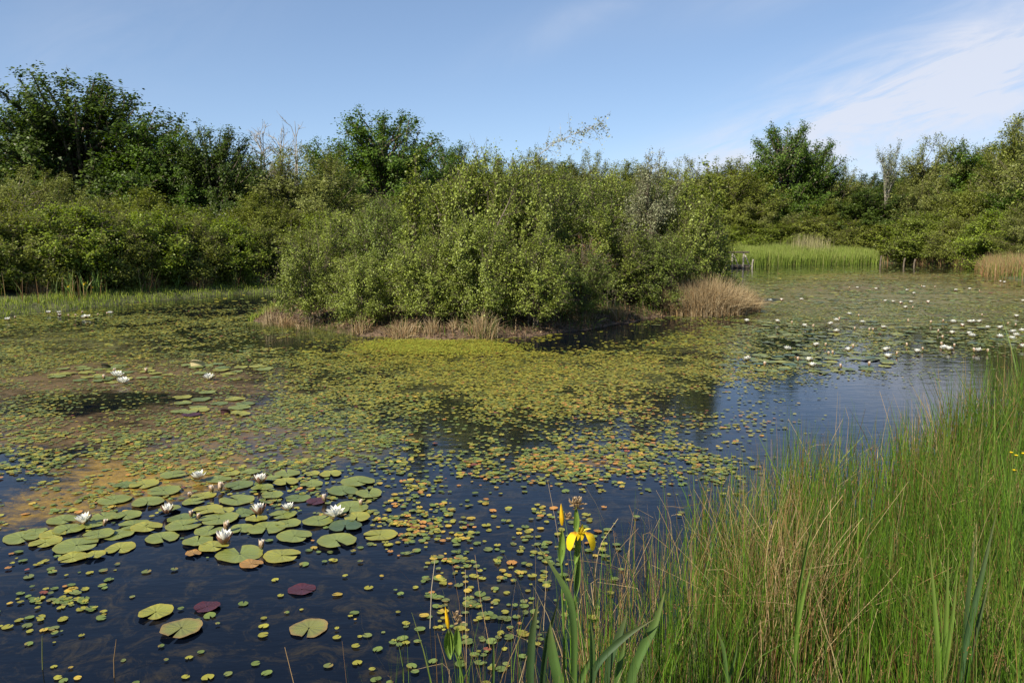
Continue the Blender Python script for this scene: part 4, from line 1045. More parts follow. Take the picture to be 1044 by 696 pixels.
# near bank rushes
r_ = np.random.default_rng(31)
def bank_pts(n, ylo, yhi, lo, hi):
    y = r_.uniform(ylo, yhi, n); x = r_.uniform(-.6, 12, n)
    L = land(x, y); keep = (L > lo) & (L < hi) & (x < .72 * y + .4) & (x > -.1 * y - .5)
    keep &= r_.random(n) < np.clip((L - lo) / 1.0, .04, 1)
    return x[keep], y[keep], L[keep]
def patchy(x, y, sc, seed, lo=.35, w_=.15): return np.clip((fbm(x * sc, y * sc, seed) - lo) / w_, .0, 1)
xa, ya, La = bank_pts(150000, 1.25, 6, -.55, 9); xb, yb, Lb = bank_pts(110000, 6, 15, -.2, 9)
x, y, L = np.concatenate([xa, xb]), np.concatenate([ya, yb]), np.concatenate([La, Lb])
keep = r_.random(len(x)) < .10 + .90 * patchy(x, y, 2.6, 61, .40, .16); x, y, L = x[keep], y[keep], L[keep]
n = len(x); z = np.maximum(height(x, y), -.02)
hgt = r_.uniform(.38, .85, n) * (.75 + .5 * fbm(x * .8, y * .8, 62)) * np.clip(.88 + (L + .25) * .4, .8, 1)
hgt *= .68 + .62 * fbm(x * 3.1, y * 3.1, 65)
hgt *= np.clip(.66 + y * .10, .74, 1.30)
wdt = r_.uniform(.0022, .0046, n) * np.clip(y / 3.5, 1, 1.9)
cols = pick(RUSH, [4, 4, 3, 3, 1], n, r_); dryp = .03 + .18 * patchy(x, y, 1.6, 63, .48, .12) + .22 * (L < .35) + .35 * np.clip((y - 7) / 4, 0, 1)
dm = r_.random(n) < dryp; cols[dm] = pick(TAN, [3, 3, 2, 2], int(dm.sum()), r_)
bx_, by_, bz_, bh_ = x, y, z, hgt
broad = r_.random(n) < .035; wdt[broad] *= 2.2; cols[broad] = pick([(.13, .21, .03), (.10, .18, .03), (.17, .22, .05)], [1, 1, 1], int(broad.sum()), r_)
red = r_.random(n) < .05; cols[red] = pick([(.16, .075, .03), (.12, .07, .03)], [1, 1], int(red.sum()), r_)
V, Fc, C = blades(x, y, z, hgt, wdt, .20, cols, pick([(.15, .12, .04), (.08, .13, .02)], [1, 3], n, r_), r_, 5, tipmix=.35)
o = obj('grass', mesh_np('grass', V, Fc, M_grass, C)); tag(o, 'tall green rushes covering the near right bank', 'rushes', kind='stuff')
print('near blades', n)
sel = np.where((r_.random(n) < .05) & (hgt > .5))[0]
m_ = 14; q = len(sel); a_ = r_.uniform(0, 6.28, (q, m_)); rr_ = r_.uniform(0, .016, (q, m_))
c0_ = np.stack([bx_[sel], by_[sel], bz_[sel] + bh_[sel] * .84], -1)[:, None] + np.stack([rr_ * np.cos(a_), rr_ * np.sin(a_), r_.uniform(-.018, .018, (q, m_))], -1)
c0_ = c0_.reshape(-1, 3); k_ = len(c0_); d1_ = nrm(r_.normal(0, 1, (k_, 3))) * .0035; d2_ = nrm(r_.normal(0, 1, (k_, 3))) * .0022
V = np.stack([c0_ - d1_, c0_ - d2_, c0_ + d1_, c0_ + d2_], 1).reshape(-1, 3)
o = obj('seed_heads', mesh_np('seed_heads', V, np.arange(k_ * 4).reshape(-1, 4), M_dry, np.repeat(pick([(.16, .085, .03), (.24, .15, .06), (.10, .055, .025)], [2, 1, 1], k_, r_), 4, 0))); tag(o, 'small brown seed heads clustered near the rush tips', 'seed heads', kind='stuff')
# dry bent stalks: kinked, tangled
def dry_stalks(n_, region, seed, name, label, lenr=(.4, .85)):
    r_ = np.random.default_rng(seed); xs_, ys_ = region(n_, r_)
    n = len(xs_); zb = np.maximum(height(xs_, ys_), -.03); s = 7; t = np.linspace(0, 1, s)
    h = r_.uniform(*lenr, n); kink = r_.uniform(.35, .95, n); a1 = r_.uniform(0, 6.28, n); a2 = r_.uniform(0, 6.28, n); l1 = np.abs(r_.normal(0, .28, n))
    d1 = nrm(np.stack([np.cos(a1) * l1, np.sin(a1) * l1, np.ones(n)], -1)); up2 = r_.uniform(-.9, .9, n); d2 = nrm(np.stack([np.cos(a2), np.sin(a2), up2], -1)); soft = r_.random(n) < .72; d2[soft] = nrm(d1 + .45 * nrm(r_.normal(0, 1, (n, 3))))[soft]
    P = np.zeros((n, s, 3)); b0 = np.stack([xs_, ys_, zb], -1)
    for k in range(s):
        q1 = np.minimum(t[k], kink); q2 = np.maximum(t[k] - kink, 0)
        P[:, k] = b0 + d1 * (h * q1)[:, None] + d2 * (h * q2)[:, None] + np.array([0, 0, -.10]) * (h * t[k] ** 2)[:, None]
    Wd = r_.uniform(.0014, .0032, n)[:, None] * np.clip(ys_ / 3.2, 1, 2)[:, None] * (1 - .5 * t[None, :])
    C = np.repeat(pick(TAN, [3, 2, 4, 1], n, r_)[:, None], s, 1)
    V, Fc, C = ribbons(P, Wd, C, r_); o = obj(name, mesh_np(name, V, Fc, M_dry, C)); tag(o, label, 'dry grass', kind='stuff')
def reg_edge(n, r_):
    y = r_.uniform(1.9, 9.5, n * 4); x = r_.uniform(-.8, 8, n * 4); L = land(x, y); k_ = (L > -.7) & (L < .5) & (x < .72 * y + .4) & (r_.random(n * 4) < .3 + .7 * patchy(x, y, 1.5, 71, .4, .15)); return x[k_][:n], y[k_][:n]
dry_stalks(1100, reg_edge, 41, 'dry_stalks', 'bent straw coloured stalks tangled along the near water edge')
def reg_clump(n, r_):
    c = at_depth(806, 500, 3.4); return c[0] + r_.normal(0, .10, n), c[1] + r_.normal(0, .14, n)
dry_stalks(330, reg_clump, 42, 'dry_grass_clump', 'dense clump of dead tan stalks standing in the green rushes', (.6, 1.0))
def reg_all(n, r_):
    y = r_.uniform(1.4, 12, n * 3); x = r_.uniform(-.2, 9, n * 3); L = land(x, y); k_ = (L > .2) & (x < .72 * y + .4); return x[k_][:n], y[k_][:n]
dry_stalks(1300, reg_all, 43, 'dead_stems', 'scattered dead grass stems leaning among the green rushes')
def reg_right(n, r_):
    c = at_depth(1045, 590, 2.9); return c[0] + r_.normal(0, .12, n), c[1] + r_.normal(0, .3, n)
dry_stalks(420, reg_right, 44, 'dead_grass', 'rusty matted dead grass at the lower right picture edge', (.3, .6))

def grass_strip(name, label, cat, samp, hr, wr, cols, wts, lean, seed, mat, tip=(.3, .26, .14), tipmix=.4, s=4):
    r_ = np.random.default_rng(seed); x, y = samp(r_); n = len(x); z = np.maximum(height(x, y), -.03)
    V, Fc, C = blades(x, y, z, r_.uniform(*hr, n) * (.55 + .9 * fbm(x * .7, y * .7, seed)), r_.uniform(*wr, n), lean, pick(cols, wts, n, r_), np.tile(np.array(tip), (n, 1)), r_, s, tipmix=tipmix)
    o = obj(name, mesh_np(name, V, Fc, mat, C)); tag(o, label, cat, kind='stuff')
LUSH = [(.12, .19, .03), (.16, .23, .035), (.09, .15, .025)]
def s_left(r_):
    n = 90000; y = r_.uniform(19, 34, n); x = r_.uniform(-24, -6, n); L = land(x, y); k_ = (L > -.08) & (L < 1.3) & (r_.random(n) < .9); return x[k_], y[k_]
grass_strip('bank_grass', 'short bright grass strip at the foot of the left bushes', 'grass', s_left, (.04, .18), (.010, .018), [(.22, .30, .03), (.28, .33, .04), (.15, .22, .025)], [1, 1, 1], .3, 51, M_grass)
def s_left_tall(r_):
    n = 24000; y = r_.uniform(19, 34, n); x = r_.uniform(-24, -6, n); L = land(x, y); k_ = (L > .5) & (L < 2.2) & (r_.random(n) < patchy(x, y, 1.2, 52, .45, .1)); return x[k_], y[k_]
grass_strip('weeds', 'tall rough grass and brown stems under the left bushes', 'weeds', s_left_tall, (.35, .85), (.010, .018), LUSH + TAN, [2, 1, 2, 2, 2, .5, 2], .25, 53, M_grass)
def s_far(r_):
    n = 90000; c0 = at_depth(735, 0, 50)[0]; c1 = at_depth(935, 0, 51)[0]; y = r_.uniform(48, 58, n); x = r_.uniform(c0, c1, n); L = land(x, y); k_ = (L > -.3) & (L < 3.2); return x[k_][:52000], y[k_][:52000]
grass_strip('reeds', 'bright green reed bed along the far shore beside the jetty', 'reeds', s_far, (.3, .9), (.016, .03), [(.17, .25, .035), (.22, .29, .05), (.14, .20, .03), (.30, .28, .12)], [3, 3, 2, .6], .16, 54, M_grass, (.32, .34, .12))
def s_plume(r_):
    c = at_depth(857, 0, 51); n = 600; return c[0] + r_.normal(0, .6, n), 53.4 + r_.uniform(0, 1.5, n)
grass_strip('plumed_reeds', 'taller pale straw reeds rising from the far green reed bed', 'reeds', s_plume, (.8, 1.5), (.016, .03), [(.34, .31, .18), (.28, .28, .12)], [1, 1], .14, 55, M_dry)
def s_sedge(r_):
    P = []
    for pxa, pxb, dd, n in ((948, 1002, 49.2, 7000), (1000, 1075, 41, 12000)):
        xa, xb = at_depth(pxa, 0, dd)[0], at_depth(pxb, 0, dd)[0]; x = r_.uniform(xa, xb, n); y = r_.uniform(dd - 6, dd + 5, n); L = land(x, y); k_ = (L > -.25) & (L < 1.6); P.append((x[k_], y[k_]))
    return np.concatenate([p[0] for p in P]), np.concatenate([p[1] for p in P])
grass_strip('sedge', 'rusty tan sedge with green patches on the far right shore', 'sedge', s_sedge, (.3, .85), (.010, .02), [(.30, .17, .08), (.34, .24, .13), (.13, .19, .03), (.20, .11, .06)], [3, 2, 2.4, 2], .4, 56, M_dry)
def s_right_rest(r_):
    n = 60000; x = r_.uniform(8, 40, n); y = r_.uniform(8, 46, n); L = land(x, y); k_ = (L > -.2) & (L < 2.5) & (y > .4 * x) & (r_.random(n) < .6); return x[k_], y[k_]
grass_strip('shore_grass', 'mixed green and tan grass along the right shore', 'grass', s_right_rest, (.3, .8), (.012, .02), RUSH + TAN, [2, 2, 2, 1, 1, 1, 1, 1, .5], .25, 57, M_grass)
# island litter grass and emergent shoots in the shallows
def s_isl(r_):
    n = 60000; x = r_.uniform(-7, 8, n); y = r_.uniform(15, 28, n); D_ = sdist(ISL, x, y); k_ = (D_ > .0) & (r_.random(n) < .06 + .6 * patchy(x, y, 1.4, 58, .42, .12)); return x[k_], y[k_]
grass_strip('island_grass', 'sparse grass and dead stems on the island floor', 'grass', s_isl, (.06, .34), (.005, .010), RUSH + TAN, [3, 2, 1, 3, 1, 1, 1.4, .6, 1.6], .45, 59, M_grass)
def litter():
    r_ = np.random.default_rng(64); n = 90000; x = r_.uniform(-7, 8, n); y = r_.uniform(15, 24, n); D_ = sdist(ISL, x, y); k_ = (D_ > -.35) & (D_ < 2.0) & (land(x, y) > .02) & (r_.random(n) < .75); x, y = x[k_], y[k_]; n = len(x)
    c0_ = np.stack([x, y, height(x, y) + r_.uniform(.004, .03, n)], -1); d1_ = nrm(r_.normal(0, 1, (n, 3)) * [1, 1, .45]) * r_.uniform(.015, .07, (n, 1)); d2_ = nrm(np.cross(d1_, r_.normal(0, 1, (n, 3)))) * r_.uniform(.004, .018, (n, 1))
    V = np.stack([c0_ - d1_, c0_ - d2_, c0_ + d1_, c0_ + d2_], 1).reshape(-1, 3)
    o = obj('leaf_litter', mesh_np('leaf_litter', V, np.arange(n * 4).reshape(-1, 4), M_dry, np.repeat(pick([(.14, .085, .05), (.22, .15, .09), (.07, .045, .03), (.30, .22, .13), (.09, .11, .03)], [3, 2, 3, 1, 1], n, r_), 4, 0))); tag(o, 'brown dead leaves and twigs strewn over the island rim', 'leaf litter', kind='stuff')
litter()
def s_emerg(r_):
    n = 26000; x = r_.uniform(-7, -1.5, n); y = r_.uniform(14.5, 19, n); px, py = project(x, y); L = land(x, y)
    k_ = (L < .1) & (r_.random(n) < .8 * blob(px, py, 320, 340, 62, 8, 4, 4) * patchy(x, y, 2, 60, .3, .2)); return x[k_], y[k_]
grass_strip('water_grass', 'thin green shoots standing in the shallows left of the island', 'water grass', s_emerg, (.04, .18), (.004, .008), [(.10, .13, .025), (.14, .15, .03), (.08, .09, .02)], [1, 1, 1], .3, 60, M_grass)
# moss mat lying on the water in front of the island
def moss():
    r_ = np.random.default_rng(66); n = 70000; x = r_.uniform(-4, 2, n); y = r_.uniform(13.5, 17, n); px, py = project(x, y)
    k_ = (r_.random(n) < 1.3 * blob(px, py, 446, 353.5, 78, 7.0, 0, 5) * np.clip((fbm(x * 2.2, y * 2.2, 88) - .30) * 6, .05, 1)) & (land(x, y) < .05); x, y = x[k_], y[k_]; n = len(x)
    xyz_ = np.stack([x, y, r_.uniform(.004, .03, n)], -1); cols = np.array([.30, .33, .045]) * r_.uniform(.7, 1.25, (n, 1)); cols[r_.random(n) < .15] = (.30, .22, .03)
    V, Fc, C = small_leaf(n, xyz_, r_.uniform(.012, .024, n), cols, r_, 5)
    o = obj('moss_mat', mesh_np('moss_mat', V, Fc, M_float, C)); tag(o, 'bright lime green mat of weed on the water before the island', 'water weed', kind='stuff')
moss()

def tussock(px, d, wpx, hpx, n, cols, wts, name, label, group, lean=.45, depth=1.0, wr=(.006, .012)):
    r_ = np.random.default_rng(int(px * 7)); x0 = at_depth(px, 235, d)[0]; sf = .72 if 290 < px < 640 else 1.0; R0 = wpx / F * d / 2; Hh = hpx / F * d * sf; n = int(n * sf ** 2)
    a = r_.uniform(0, 6.28, n); rr = R0 * 1.0 * r_.random(n) ** .8; x = rr * np.cos(a); y = rr * np.sin(a) * depth
    z0 = max(H(x0, d), 0); zz = np.maximum(height(x0 + x, d + y), -.02) - z0
    V, Fc, C = blades(x, y, zz, r_.uniform(.25, 1.1, n) * Hh * (1 - .35 * (rr / R0) ** 2), r_.uniform(*wr, n), lean, pick(cols, wts, n, r_), np.tile(np.array([.42, .34, .20]), (n, 1)), r_, 5, leandir=a, tipmix=.4)
    o = obj(name, mesh_np(name, V, Fc, M_dry, C), loc=(x0, d, z0)); tag(o, label, 'grass tussock', group)
TG = 'dry grass tussocks on the island rim'
STRAW = [(.33, .24, .13), (.27, .18, .09), (.40, .32, .20), (.20, .12, .06)]
for a in [(722, 20.9, 84, 42, 6500, STRAW, [3, 2, 3, 1], 'grass_tussock', 'big domed straw tussock at the right tip of the island', TG, .5, .6),
          (700, 21.3, 50, 36, 2200, STRAW, [3, 2, 3, 1], 'grass_tussock', 'smaller straw tussock tucked left behind the big domed one', TG, .4, .7),
          (757, 21.6, 44, 26, 1500, STRAW, [3, 2, 3, 1], 'grass_tussock', 'low straw tussock trailing right into the water', TG, .6, .6),
          (270, 18.2, 16, 24, 160, STRAW, [2, 1, 4, 0], 'grass_tussock', 'pale upright tussock in the water at the left island tip', TG, .2),
          (287, 18.0, 22, 18, 220, STRAW, [2, 3, 1, 3], 'grass_tussock', 'rusty low tussock at the left island tip', TG, .45),
          (308, 17.6, 20, 20, 140, STRAW, [2, 3, 2, 1], 'grass_tussock', 'thin brown tussock on the left bare earth', TG, .35),
          (365, 16.8, 22, 30, 350, STRAW, [2, 2, 2, 2], 'grass_tussock', 'brown tussock under the low leaning shrub', TG, .35),
          (408, 16.3, 36, 28, 520, STRAW, [2, 3, 2, 3], 'grass_tussock', 'spreading brown tussock above the left end of the moss mat', TG, .6),
          (440, 16.3, 20, 26, 260, STRAW, [2, 2, 3, 1], 'grass_tussock', 'narrow tussock above the middle of the moss mat', TG, .35),
          (492, 16.2, 32, 38, 620, STRAW + [(.10, .14, .03)], [3, 2, 3, 2, 2], 'grass_tussock', 'tall fanned tussock above the right end of the moss mat', TG, .45),
          (463, 16.4, 16, 20, 160, STRAW, [2, 2, 2, 2], 'grass_tussock', 'little dry tuft left of the tall fanned tussock', TG, .4),
          (630, 19.2, 26, 26, 320, STRAW + [(.10, .14, .03)], [2, 3, 1, 3, 3], 'grass_tussock', 'dull brown tussock by the pale bare stem', TG, .4),
          (600, 18.6, 20, 16, 180, STRAW, [2, 3, 1, 3], 'grass_tussock', 'small brown tuft on the muddy edge, middle right', TG, .4)]:
    tussock(*a)
for a in [(38, 23.6, 26, 18, 500, STRAW, [2, 4, 1, 3], 'grass_tussock', 'broad rusty tussock on the left bank near the picture edge', 'tussocks on the left bank', .4),
          (200, 27.6, 26, 18, 420, STRAW, [2, 4, 1, 3], 'grass_tussock', 'rusty tussock midway along the left bank', 'tussocks on the left bank', .4),
          (148, 26.4, 22, 16, 300, STRAW, [2, 4, 1, 3], 'grass_tussock', 'small brown tussock right of the bank irises', 'tussocks on the left bank', .4),
          (262, 29.6, 22, 18, 300, STRAW, [3, 2, 3, 1], 'grass_tussock', 'pale tussock at the end of the left bank', 'tussocks on the left bank', .4)]:
    tussock(*a, wr=(.010, .018))

# ------------------------------------------------------------------ irises
def sword(pts, width, col, r_, s=12, fold=.25, lens=False):
    """a sword leaf through world points"""
    pts = np.array(pts); k = len(pts); t = np.linspace(0, 1, s); u = t * (k - 1)
    P = np.stack([np.interp(u, np.arange(k), pts[:, i]) for i in range(3)], -1)
    for _ in range(2): P[1:-1] = (P[:-2] + 2 * P[1:-1] + P[2:]) / 4
    wd = width * np.clip((1 - t) * 3.2, .03, 1) ** .8 * (.75 + .25 * np.sin(t * math.pi))
    if lens: wd = width * (.18 + .9 * np.sin(math.pi * t ** .8)) * np.clip((1 - t) * 6, .05, 1)
    Tg = nrm(np.gradient(P, axis=0)); side = nrm(np.cross(Tg, np.array([-.15 + r_.normal(0, .3), 1, .15]))); nn = np.cross(side, Tg)
    V = np.stack([P - side * wd[:, None] * .5, P - side * wd[:, None] * .25 + nn * wd[:, None] * fold * .5, P + nn * wd[:, None] * fold * .75, P + side * wd[:, None] * .25 + nn * wd[:, None] * fold * .5, P + side * wd[:, None] * .5], 1).reshape(-1, 3)
    i = (np.arange(s - 1)[:, None] * 5 + np.arange(4)[None, :]).ravel(); Fc = np.stack([i, i + 1, i + 6, i + 5], -1)
    g_ = np.array(col); C = g_[None, :] * (.92 + .16 * r_.random((s, 1))); C = C * (1 - (t ** 6)[:, None] * .5) + np.array([.25, .2, .08]) * (t ** 6)[:, None] * .5
    C = np.repeat(C, 5, 0).reshape(s, 5, 3) * np.array([.95, 1.04, .9, 1.04, .95])[None, :, None]
    return V, Fc, C.reshape(-1, 3)
def iris(label, d, basepx, leaves, stems=(), name='iris_plant', group='yellow irises on the near bank'):
    r_ = np.random.default_rng(int(basepx * 3)); bx = at_depth(basepx, 600, d)[0]; base = np.array([bx, d, max(H(bx, d), -.02)])
    o = empty(name, base); tag(o, label, 'iris', group)
    for pts, wpx, col, dd in leaves:
        W_ = [at_depth(a, b, d + dd) for a, b in pts]
        p0 = W_[0]; W_ = [np.array([p0[0] * .7 + bx * .3, d + dd * .3, base[2]])] + W_ if p0[2] > base[2] + .05 else W_
        v, f, c = sword(np.array(W_) - base, wpx * .8 / F * d, col, r_, 16); obj('leaf', mesh_np('leaf', v, f, M_iris, c, True), o)
    for st in stems:
        W_ = [at_depth(a, b, d) for a, b in st['pts']]; W_ = [np.array([W_[0][0], d, base[2]])] + W_
        P = np.array(W_) - base; rad = np.linspace(.0042, .0028, len(P))
        v, f = tubes([P], [rad], 8); c = np.tile((.10, .17, .03), (len(v), 1)); s_ = obj('stem', mesh_np('stem', v, f, M_iris, c, True), o)
        if 'spathe' in st:
            for pts, wpx in st['spathe']:
                v, f, c = sword(np.array([at_depth(a, b, d - .01) for a, b in pts]) - base, wpx / F * d, (.14, .22, .04), r_, 10, .7, True); obj('spathe', mesh_np('spathe', v, f, M_iris, c, True), s_)
        if st.get('bud'):
            a, b, hp = st['bud']; p0 = at_depth(a, b, d) - base; p1 = at_depth(a + st.get('lean', -2), b - hp, d) - base
            t = np.linspace(0, 1, 8); P = p0[None] * (1 - t)[:, None] + p1[None] * t[:, None]; rad = .0075 * np.array([.45, .8, 1, .95, .8, .6, .38, .08])
            v, f = tubes([P], [rad], 9); ang = np.tile(np.arange(9), 8); v = v + 0; c = np.array([.78, .50, .015]) * (.8 + .25 * np.sin(ang * 2.1 + np.repeat(t, 9) * 5))[:, None]
            obj('flower_bud', mesh_np('flower_bud', v, f, M_petal, c, True), s_)
        if st.get('faded'):
            for a, b, hp in st['faded']:
                p0 = at_depth(a, b, d) - base; V, Fc, C = [], [], []
                q = [petal_ring(3, hp / F * d, .012, R(80 - 50 * i), .002, 0, 1.2, i, (.35, .25, .13), (.45, .33, .2), r_) for i in range(3)]
                v, f, c = join(q); obj('faded_flower', mesh_np('faded_flower', v + p0, f, M_petal, c, True), s_)
        if st.get('flower'):
            a, b = st['flower']; p0 = at_depth(a, b, d) - base; sc = st.get('fs', 1.0)
            fe = obj('flower', None, s_) if False else None
            # three drooping falls, three short standards and style arms
            falls = []
            for ang in (R(218), R(-40), R(90)):
                t = np.linspace(0, 1, 9); L = .058 * sc
                rr = L * (np.array([0, .16, .34, .52, .66, .76, .82, .85, .86])); zz = L * np.array([0, .16, .26, .26, .16, -.02, -.26, -.5, -.68]); wd = .036 * sc * np.array([.16, .22, .42, .8, 1, 1.0, .9, .66, .2])
                s5 = np.array([-1, -.5, 0, .5, 1])
                x = rr[:, None] + 0 * s5; y = wd[:, None] * .5 * s5; z = zz[:, None] - .16 * wd[:, None] * (s5 ** 2) + .002 * np.sin(np.arange(9) * 2.0)[:, None] * s5
                X_ = x * math.cos(ang) - y * math.sin(ang); Y_ = x * math.sin(ang) + y * math.cos(ang)
                v = np.stack([X_, Y_, z], -1).reshape(-1, 3); c = np.tile([.80, .56, .015], (45, 1)).reshape(9, 5, 3); c[2:4, 1:4] = (.45, .22, .02)
                falls.append((v, gridfaces(5, 9), c.reshape(-1, 3)))
            std = petal_ring(3, .030 * sc, .012 * sc, R(62), .004, .004, .5, 1.0, (.72, .50, .02), (.80, .62, .05), r_)
            arm = petal_ring(3, .034 * sc, .013 * sc, R(32), .003, .004, -.5, 0.1, (.74, .58, .05), (.85, .70, .16), r_)
            v, f, c = join(falls + [std, arm]); obj('flower', mesh_np('flower', v + p0, f, M_petal, c, True), s_)
G_, DG, LG = (.075, .135, .035), (.04, .075, .028), (.12, .20, .035)
iris('flowering yellow iris with drooping bloom at the bottom centre', 2.45, 585,
     [([(585, 690), (586, 650), (583, 612), (570, 588), (548, 556)], 10, G_, -.01), ([(540, 696), (542, 650), (549, 608)], 11, DG, .05), ([(552, 696), (558, 650), (570, 610)], 10, DG, .02),
      ([(570, 696), (562, 660), (561, 634)], 13, G_, -.05), ([(604, 696), (604, 660), (602, 632)], 10, G_, -.08)],
     [dict(pts=[(586, 650), (587, 600), (590, 560)], flower=(592, 545), fs=.95, spathe=[([(587, 608), (589, 590), (591, 562)], 8), ([(586, 575), (589, 560), (592, 545)], 6)], faded=[(588, 518, 8)]),
      dict(pts=[(575, 650), (573, 600), (573, 560)], spathe=[([(572, 575), (573, 555), (573, 538)], 7)], bud=(573, 535, 22), lean=-1, faded=[(580, 528, 7)]),
      dict(pts=[(586, 640), (587, 560), (588, 525)], spathe=[([(587, 545), (588, 530), (587, 515)], 6)], faded=[(585, 514, 10), (590, 513, 9)])])
iris('low iris leaves crossing right of the flowering iris', 2.4, 630,
     [([(640, 696), (655, 660), (668, 636), (678, 602)], 13, G_, .0), ([(618, 696), (622, 670), (634, 640), (640, 622)], 10, DG, .05), ([(600, 690), (615, 668), (640, 646), (668, 630)], 9, DG, -.03),
      ([(628, 696), (633, 672), (638, 650)], 8, G_, .03), ([(590, 696), (598, 680), (603, 668)], 9, G_, .05)])
iris('slim iris with one closed yellow bud standing over dark water', 2.75, 476,
     [([(503, 696), (503, 672), (503, 650)], 4, G_, .0)],
     [dict(pts=[(472, 690), (466, 670), (460, 655)], spathe=[([(459, 672), (456, 655), (457, 640)], 8), ([(460, 668), (460, 652), (459, 641)], 7)], bud=(457, 640, 22), lean=-3),
      dict(pts=[(470, 696), (469, 680), (468, 664)], spathe=[([(468, 668), (466, 652), (466, 638)], 8)], faded=[(467, 634, 8), (465, 628, 7)])])
iris('single tall iris blade twisted before the dead tan clump', 2.9, 815,
     [([(812, 650), (813, 610), (822, 560), (838, 493)], 8, LG, .0), ([(812, 645), (818, 610), (830, 565)], 6, LG, -.03)])
iris('fresh fan of three light green iris leaves at the lower right', 2.35, 962,
     [([(958, 690), (955, 640), (947, 545)], 7, LG, .0), ([(962, 690), (965, 630), (967, 556)], 8, LG, .02), ([(963, 690), (970, 640), (977, 576)], 7, LG, -.02)])
iris('dark blue-green iris leaves right of the light green fan', 2.3, 984,
     [([(978, 690), (988, 640), (1000, 590), (1017, 518)], 13, (.06, .115, .045), .0), ([(980, 690), (984, 640), (990, 580), (996, 530)], 6, DG, .06), ([(984, 690), (996, 640), (1012, 580)], 6, DG, .04)])
iris('thin iris shoot at the foot of the dead clump', 2.5, 740, [([(742, 696), (738, 660), (730, 640)], 5, G_, 0.), ([(742, 696), (750, 668), (752, 650)], 5, G_, .03)])
# small irises on the left bank
def small_iris(px, d, py_f, label):
    r_ = np.random.default_rng(int(px)); x = at_depth(px, 235, d)[0]; z0 = max(H(x, d), 0); zt = at_depth(px, py_f, d)[2] - z0; o = empty('iris_plant', (x, d, z0)); tag(o, label, 'iris', 'small irises on the left bank')
    for i in range(7):
        a = r_.uniform(-.3, .3); h = r_.uniform(.4, .85); v, f, c = sword(np.array([[0, 0, 0], [a * .4, r_.normal(0, .04), h * .5], [a, r_.normal(0, .1), h]]), .035, LG, r_, 7); obj('leaf', mesh_np('leaf', v, f, M_iris, c, True), o)
    if py_f < 296:
        v, f = tubes([np.array([[0, 0, 0], [.02, 0, zt * .6], [0, 0, zt]])], [np.array([.01, .008, .006])], 5); s_ = obj('stem', mesh_np('stem', v, f, M_iris, np.tile((.10, .17, .03), (len(v), 1)), True), o)
        v, f, c = join([petal_ring(3, .09, .06, R(10), .01, 0, -1.3, .5, (.8, .56, .02), (.8, .56, .02), r_), petal_ring(3, .06, .04, R(65), .01, 0, .4, 1.2, (.8, .56, .02), (.8, .56, .02), r_)])
        obj('flower', mesh_np('flower', v + np.array([0, 0, zt]), f, M_petal, c, True), s_)
small_iris(67, 23.6, 292, 'left one of the small yellow irises on the left bank'); small_iris(83, 24.0, 289.5, 'brightest of the small yellow irises on the left bank'); small_iris(92, 24.2, 293, 'lowest yellow bloom among the small bank irises')
small_iris(97, 24.4, 297, 'flowerless upright iris clump right of the yellow bank irises'); small_iris(178, 27.0, 297, 'flowerless iris clump midway along the left bank')
# buttercup-like flowers in the rushes
for i, (a, b) in enumerate([(1031, 462), (1036, 465), (1043, 463), (1034, 480)]):
    d = 3.6; r_ = np.random.default_rng(i); p0 = at_depth(a, b, d); z0 = H(p0[0], d); o = empty('buttercup', (p0[0], d, z0)); tag(o, ['left bloom of the yellow buttercup trio near the right edge', 'middle bloom of the yellow buttercup trio near the right edge', 'buttercup touching the right picture edge', 'lowest yellow buttercup near the right edge'][i], 'wildflower', 'buttercups in the rushes')
    h = p0[2] - z0; v, f = tubes([np.array([[0, 0, 0], [.02, .01, h * .5], [0, 0, h]])], [np.array([.0018, .0015, .0012])], 4); obj('stem', mesh_np('stem', v, f, M_iris, np.tile((.10, .17, .03), (len(v), 1))), o)
    v, f, c = petal_ring(5, .011, .010, R(25), .001, h, .5, 0, (.8, .6, .02), (.8, .6, .02), r_); obj('petals', mesh_np('petals', v, f, M_petal, c, True), o)
# stray shoots standing in the near water
for i, (pts, lab, c_) in enumerate([([(43, 682), (43, 668), (43, 652)], 'green shoot standing in dark water, lower left corner', (.14, .16, .06)), ([(116, 690), (116, 672), (118, 656)], 'brown curved shoot standing in dark water, lower left', (.22, .15, .08)),
                                    ([(438, 640), (440, 600), (443, 575)], 'pale straight stalk in open water left of the slim iris', (.42, .36, .25)), ([(412, 696), (411, 680), (408, 664)], 'short green shoot left of the slim iris', (.10, .16, .04))]):
    p0 = on_plane(*pts[0]); W_ = np.array([at_depth(a, b, p0[1]) for a, b in pts]) - p0; W_[0][2] -= .05; W_ = np.vstack([W_, W_[-1] + (W_[-1] - W_[-2]) * .3])
    v, f = tubes([W_], [np.array([.003, .0025, .002, .001])], 5); o = obj('water_shoot', mesh_np('water_shoot', v, f, M_dry, np.tile(c_, (len(v), 1))), loc=p0); tag(o, lab, 'shoot')

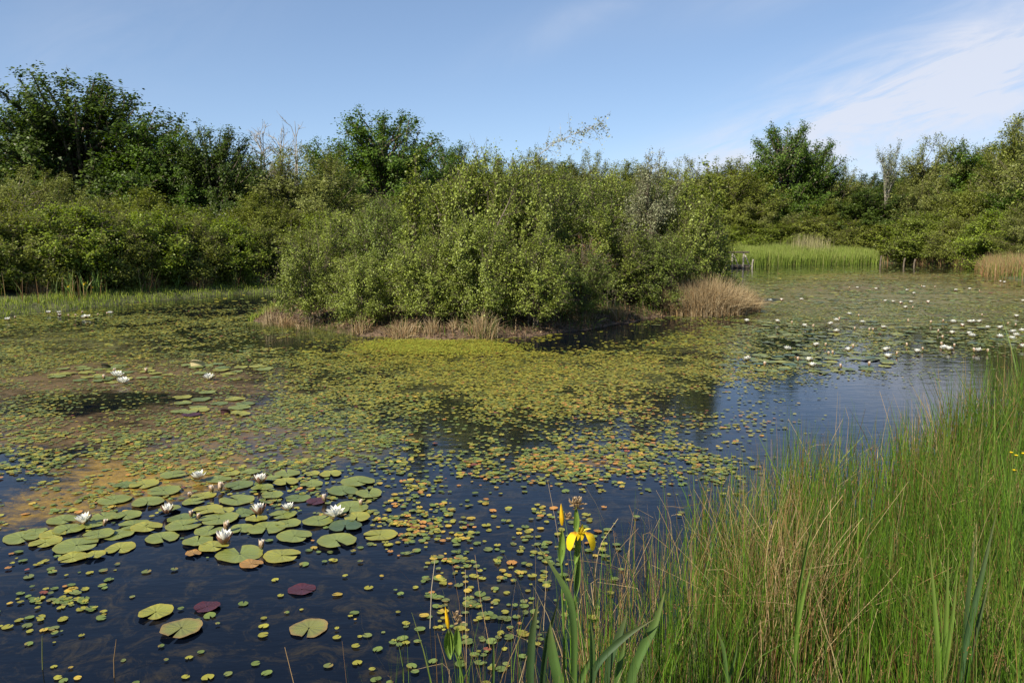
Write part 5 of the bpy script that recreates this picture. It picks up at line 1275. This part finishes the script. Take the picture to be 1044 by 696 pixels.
# ------------------------------------------------------------------ jetty and stakes on the far shore
def box_arr(c, s, rot=None):
    c = np.array(c, float); s = np.array(s, float) / 2; v = np.array([[x, y, z] for x in (-1, 1) for y in (-1, 1) for z in (-1, 1)]) * s
    if rot is not None:
        cc, ss = math.cos(rot), math.sin(rot); v = np.stack([v[:, 0] * cc + v[:, 2] * ss, v[:, 1], -v[:, 0] * ss + v[:, 2] * cc], -1)
    return v + c, np.array([[0, 1, 3, 2], [4, 6, 7, 5], [0, 4, 5, 1], [2, 3, 7, 6], [0, 2, 6, 4], [1, 5, 7, 3]])
def box_obj(name, boxes, mat, parent, loc=None):
    V, Fc, o_ = [], [], 0
    for bx in boxes:
        v, f = box_arr(*bx); V.append(v); Fc.append(f + o_); o_ += 8
    o = obj(name, mesh_np(name, np.concatenate(V), np.concatenate(Fc), mat), parent, loc)
    md = o.modifiers.new('bevel', 'BEVEL'); md.width = .008; md.segments = 1
    return o
JD = 47.6; jx = at_depth(773, 0, JD)[0]
j = empty('jetty', (jx, JD, 0)); tag(j, 'small weathered wooden jetty with handrail on the far shore', 'jetty')
box_obj('deck', [((-1.9 + 0 * k, .12 * k - .5, .14), (3.9, .105, .05)) for k in range(9)], M_darkwood, j)
box_obj('beam', [((-1.9, -.52, .06), (3.7, .09, .10))], M_darkwood, j); box_obj('beam', [((-1.9, .42, .06), (3.7, .09, .10))], M_darkwood, j)
for k in range(5): box_obj('post', [((-.45 - .60 * k * 1.05, -.58, .38), (.085, .085, .96))], M_wood, j)
for k in range(3): box_obj('brace', [((-.24 - .63 * k, -.65, .42), (.06, .05, .72), R(-24))], M_wood, j)
box_obj('handrail', [((-1.9, -.60, .90), (3.5, .12, .09))], M_darkwood, j)
for px_, d_, h_, lab in [(777, 48.6, .45, 'pale leaning stake right of the jetty'), (913, 50.6, .6, 'thin stake in the reeds left of the dark bush'), (938, 49.2, .5, 'stake standing before the dark bush'), (949, 49, .45, 'stake just left of the tan and green reeds')]:
    x = at_depth(px_, 0, d_)[0]; z0 = max(H(x, d_), 0)
    v, f = tubes([np.array([[0, 0, -.2], [.02, 0, h_ * .5], [.06, 0, h_], [.062, 0, h_ + .005]])], [np.array([.05, .048, .045, .01])], 7)
    o = obj('wooden_stake', mesh_np('wooden_stake', v, f, M_wood if px_ == 777 else M_bark), loc=(x, d_, z0)); tag(o, lab, 'stake', 'stakes on the far shore')
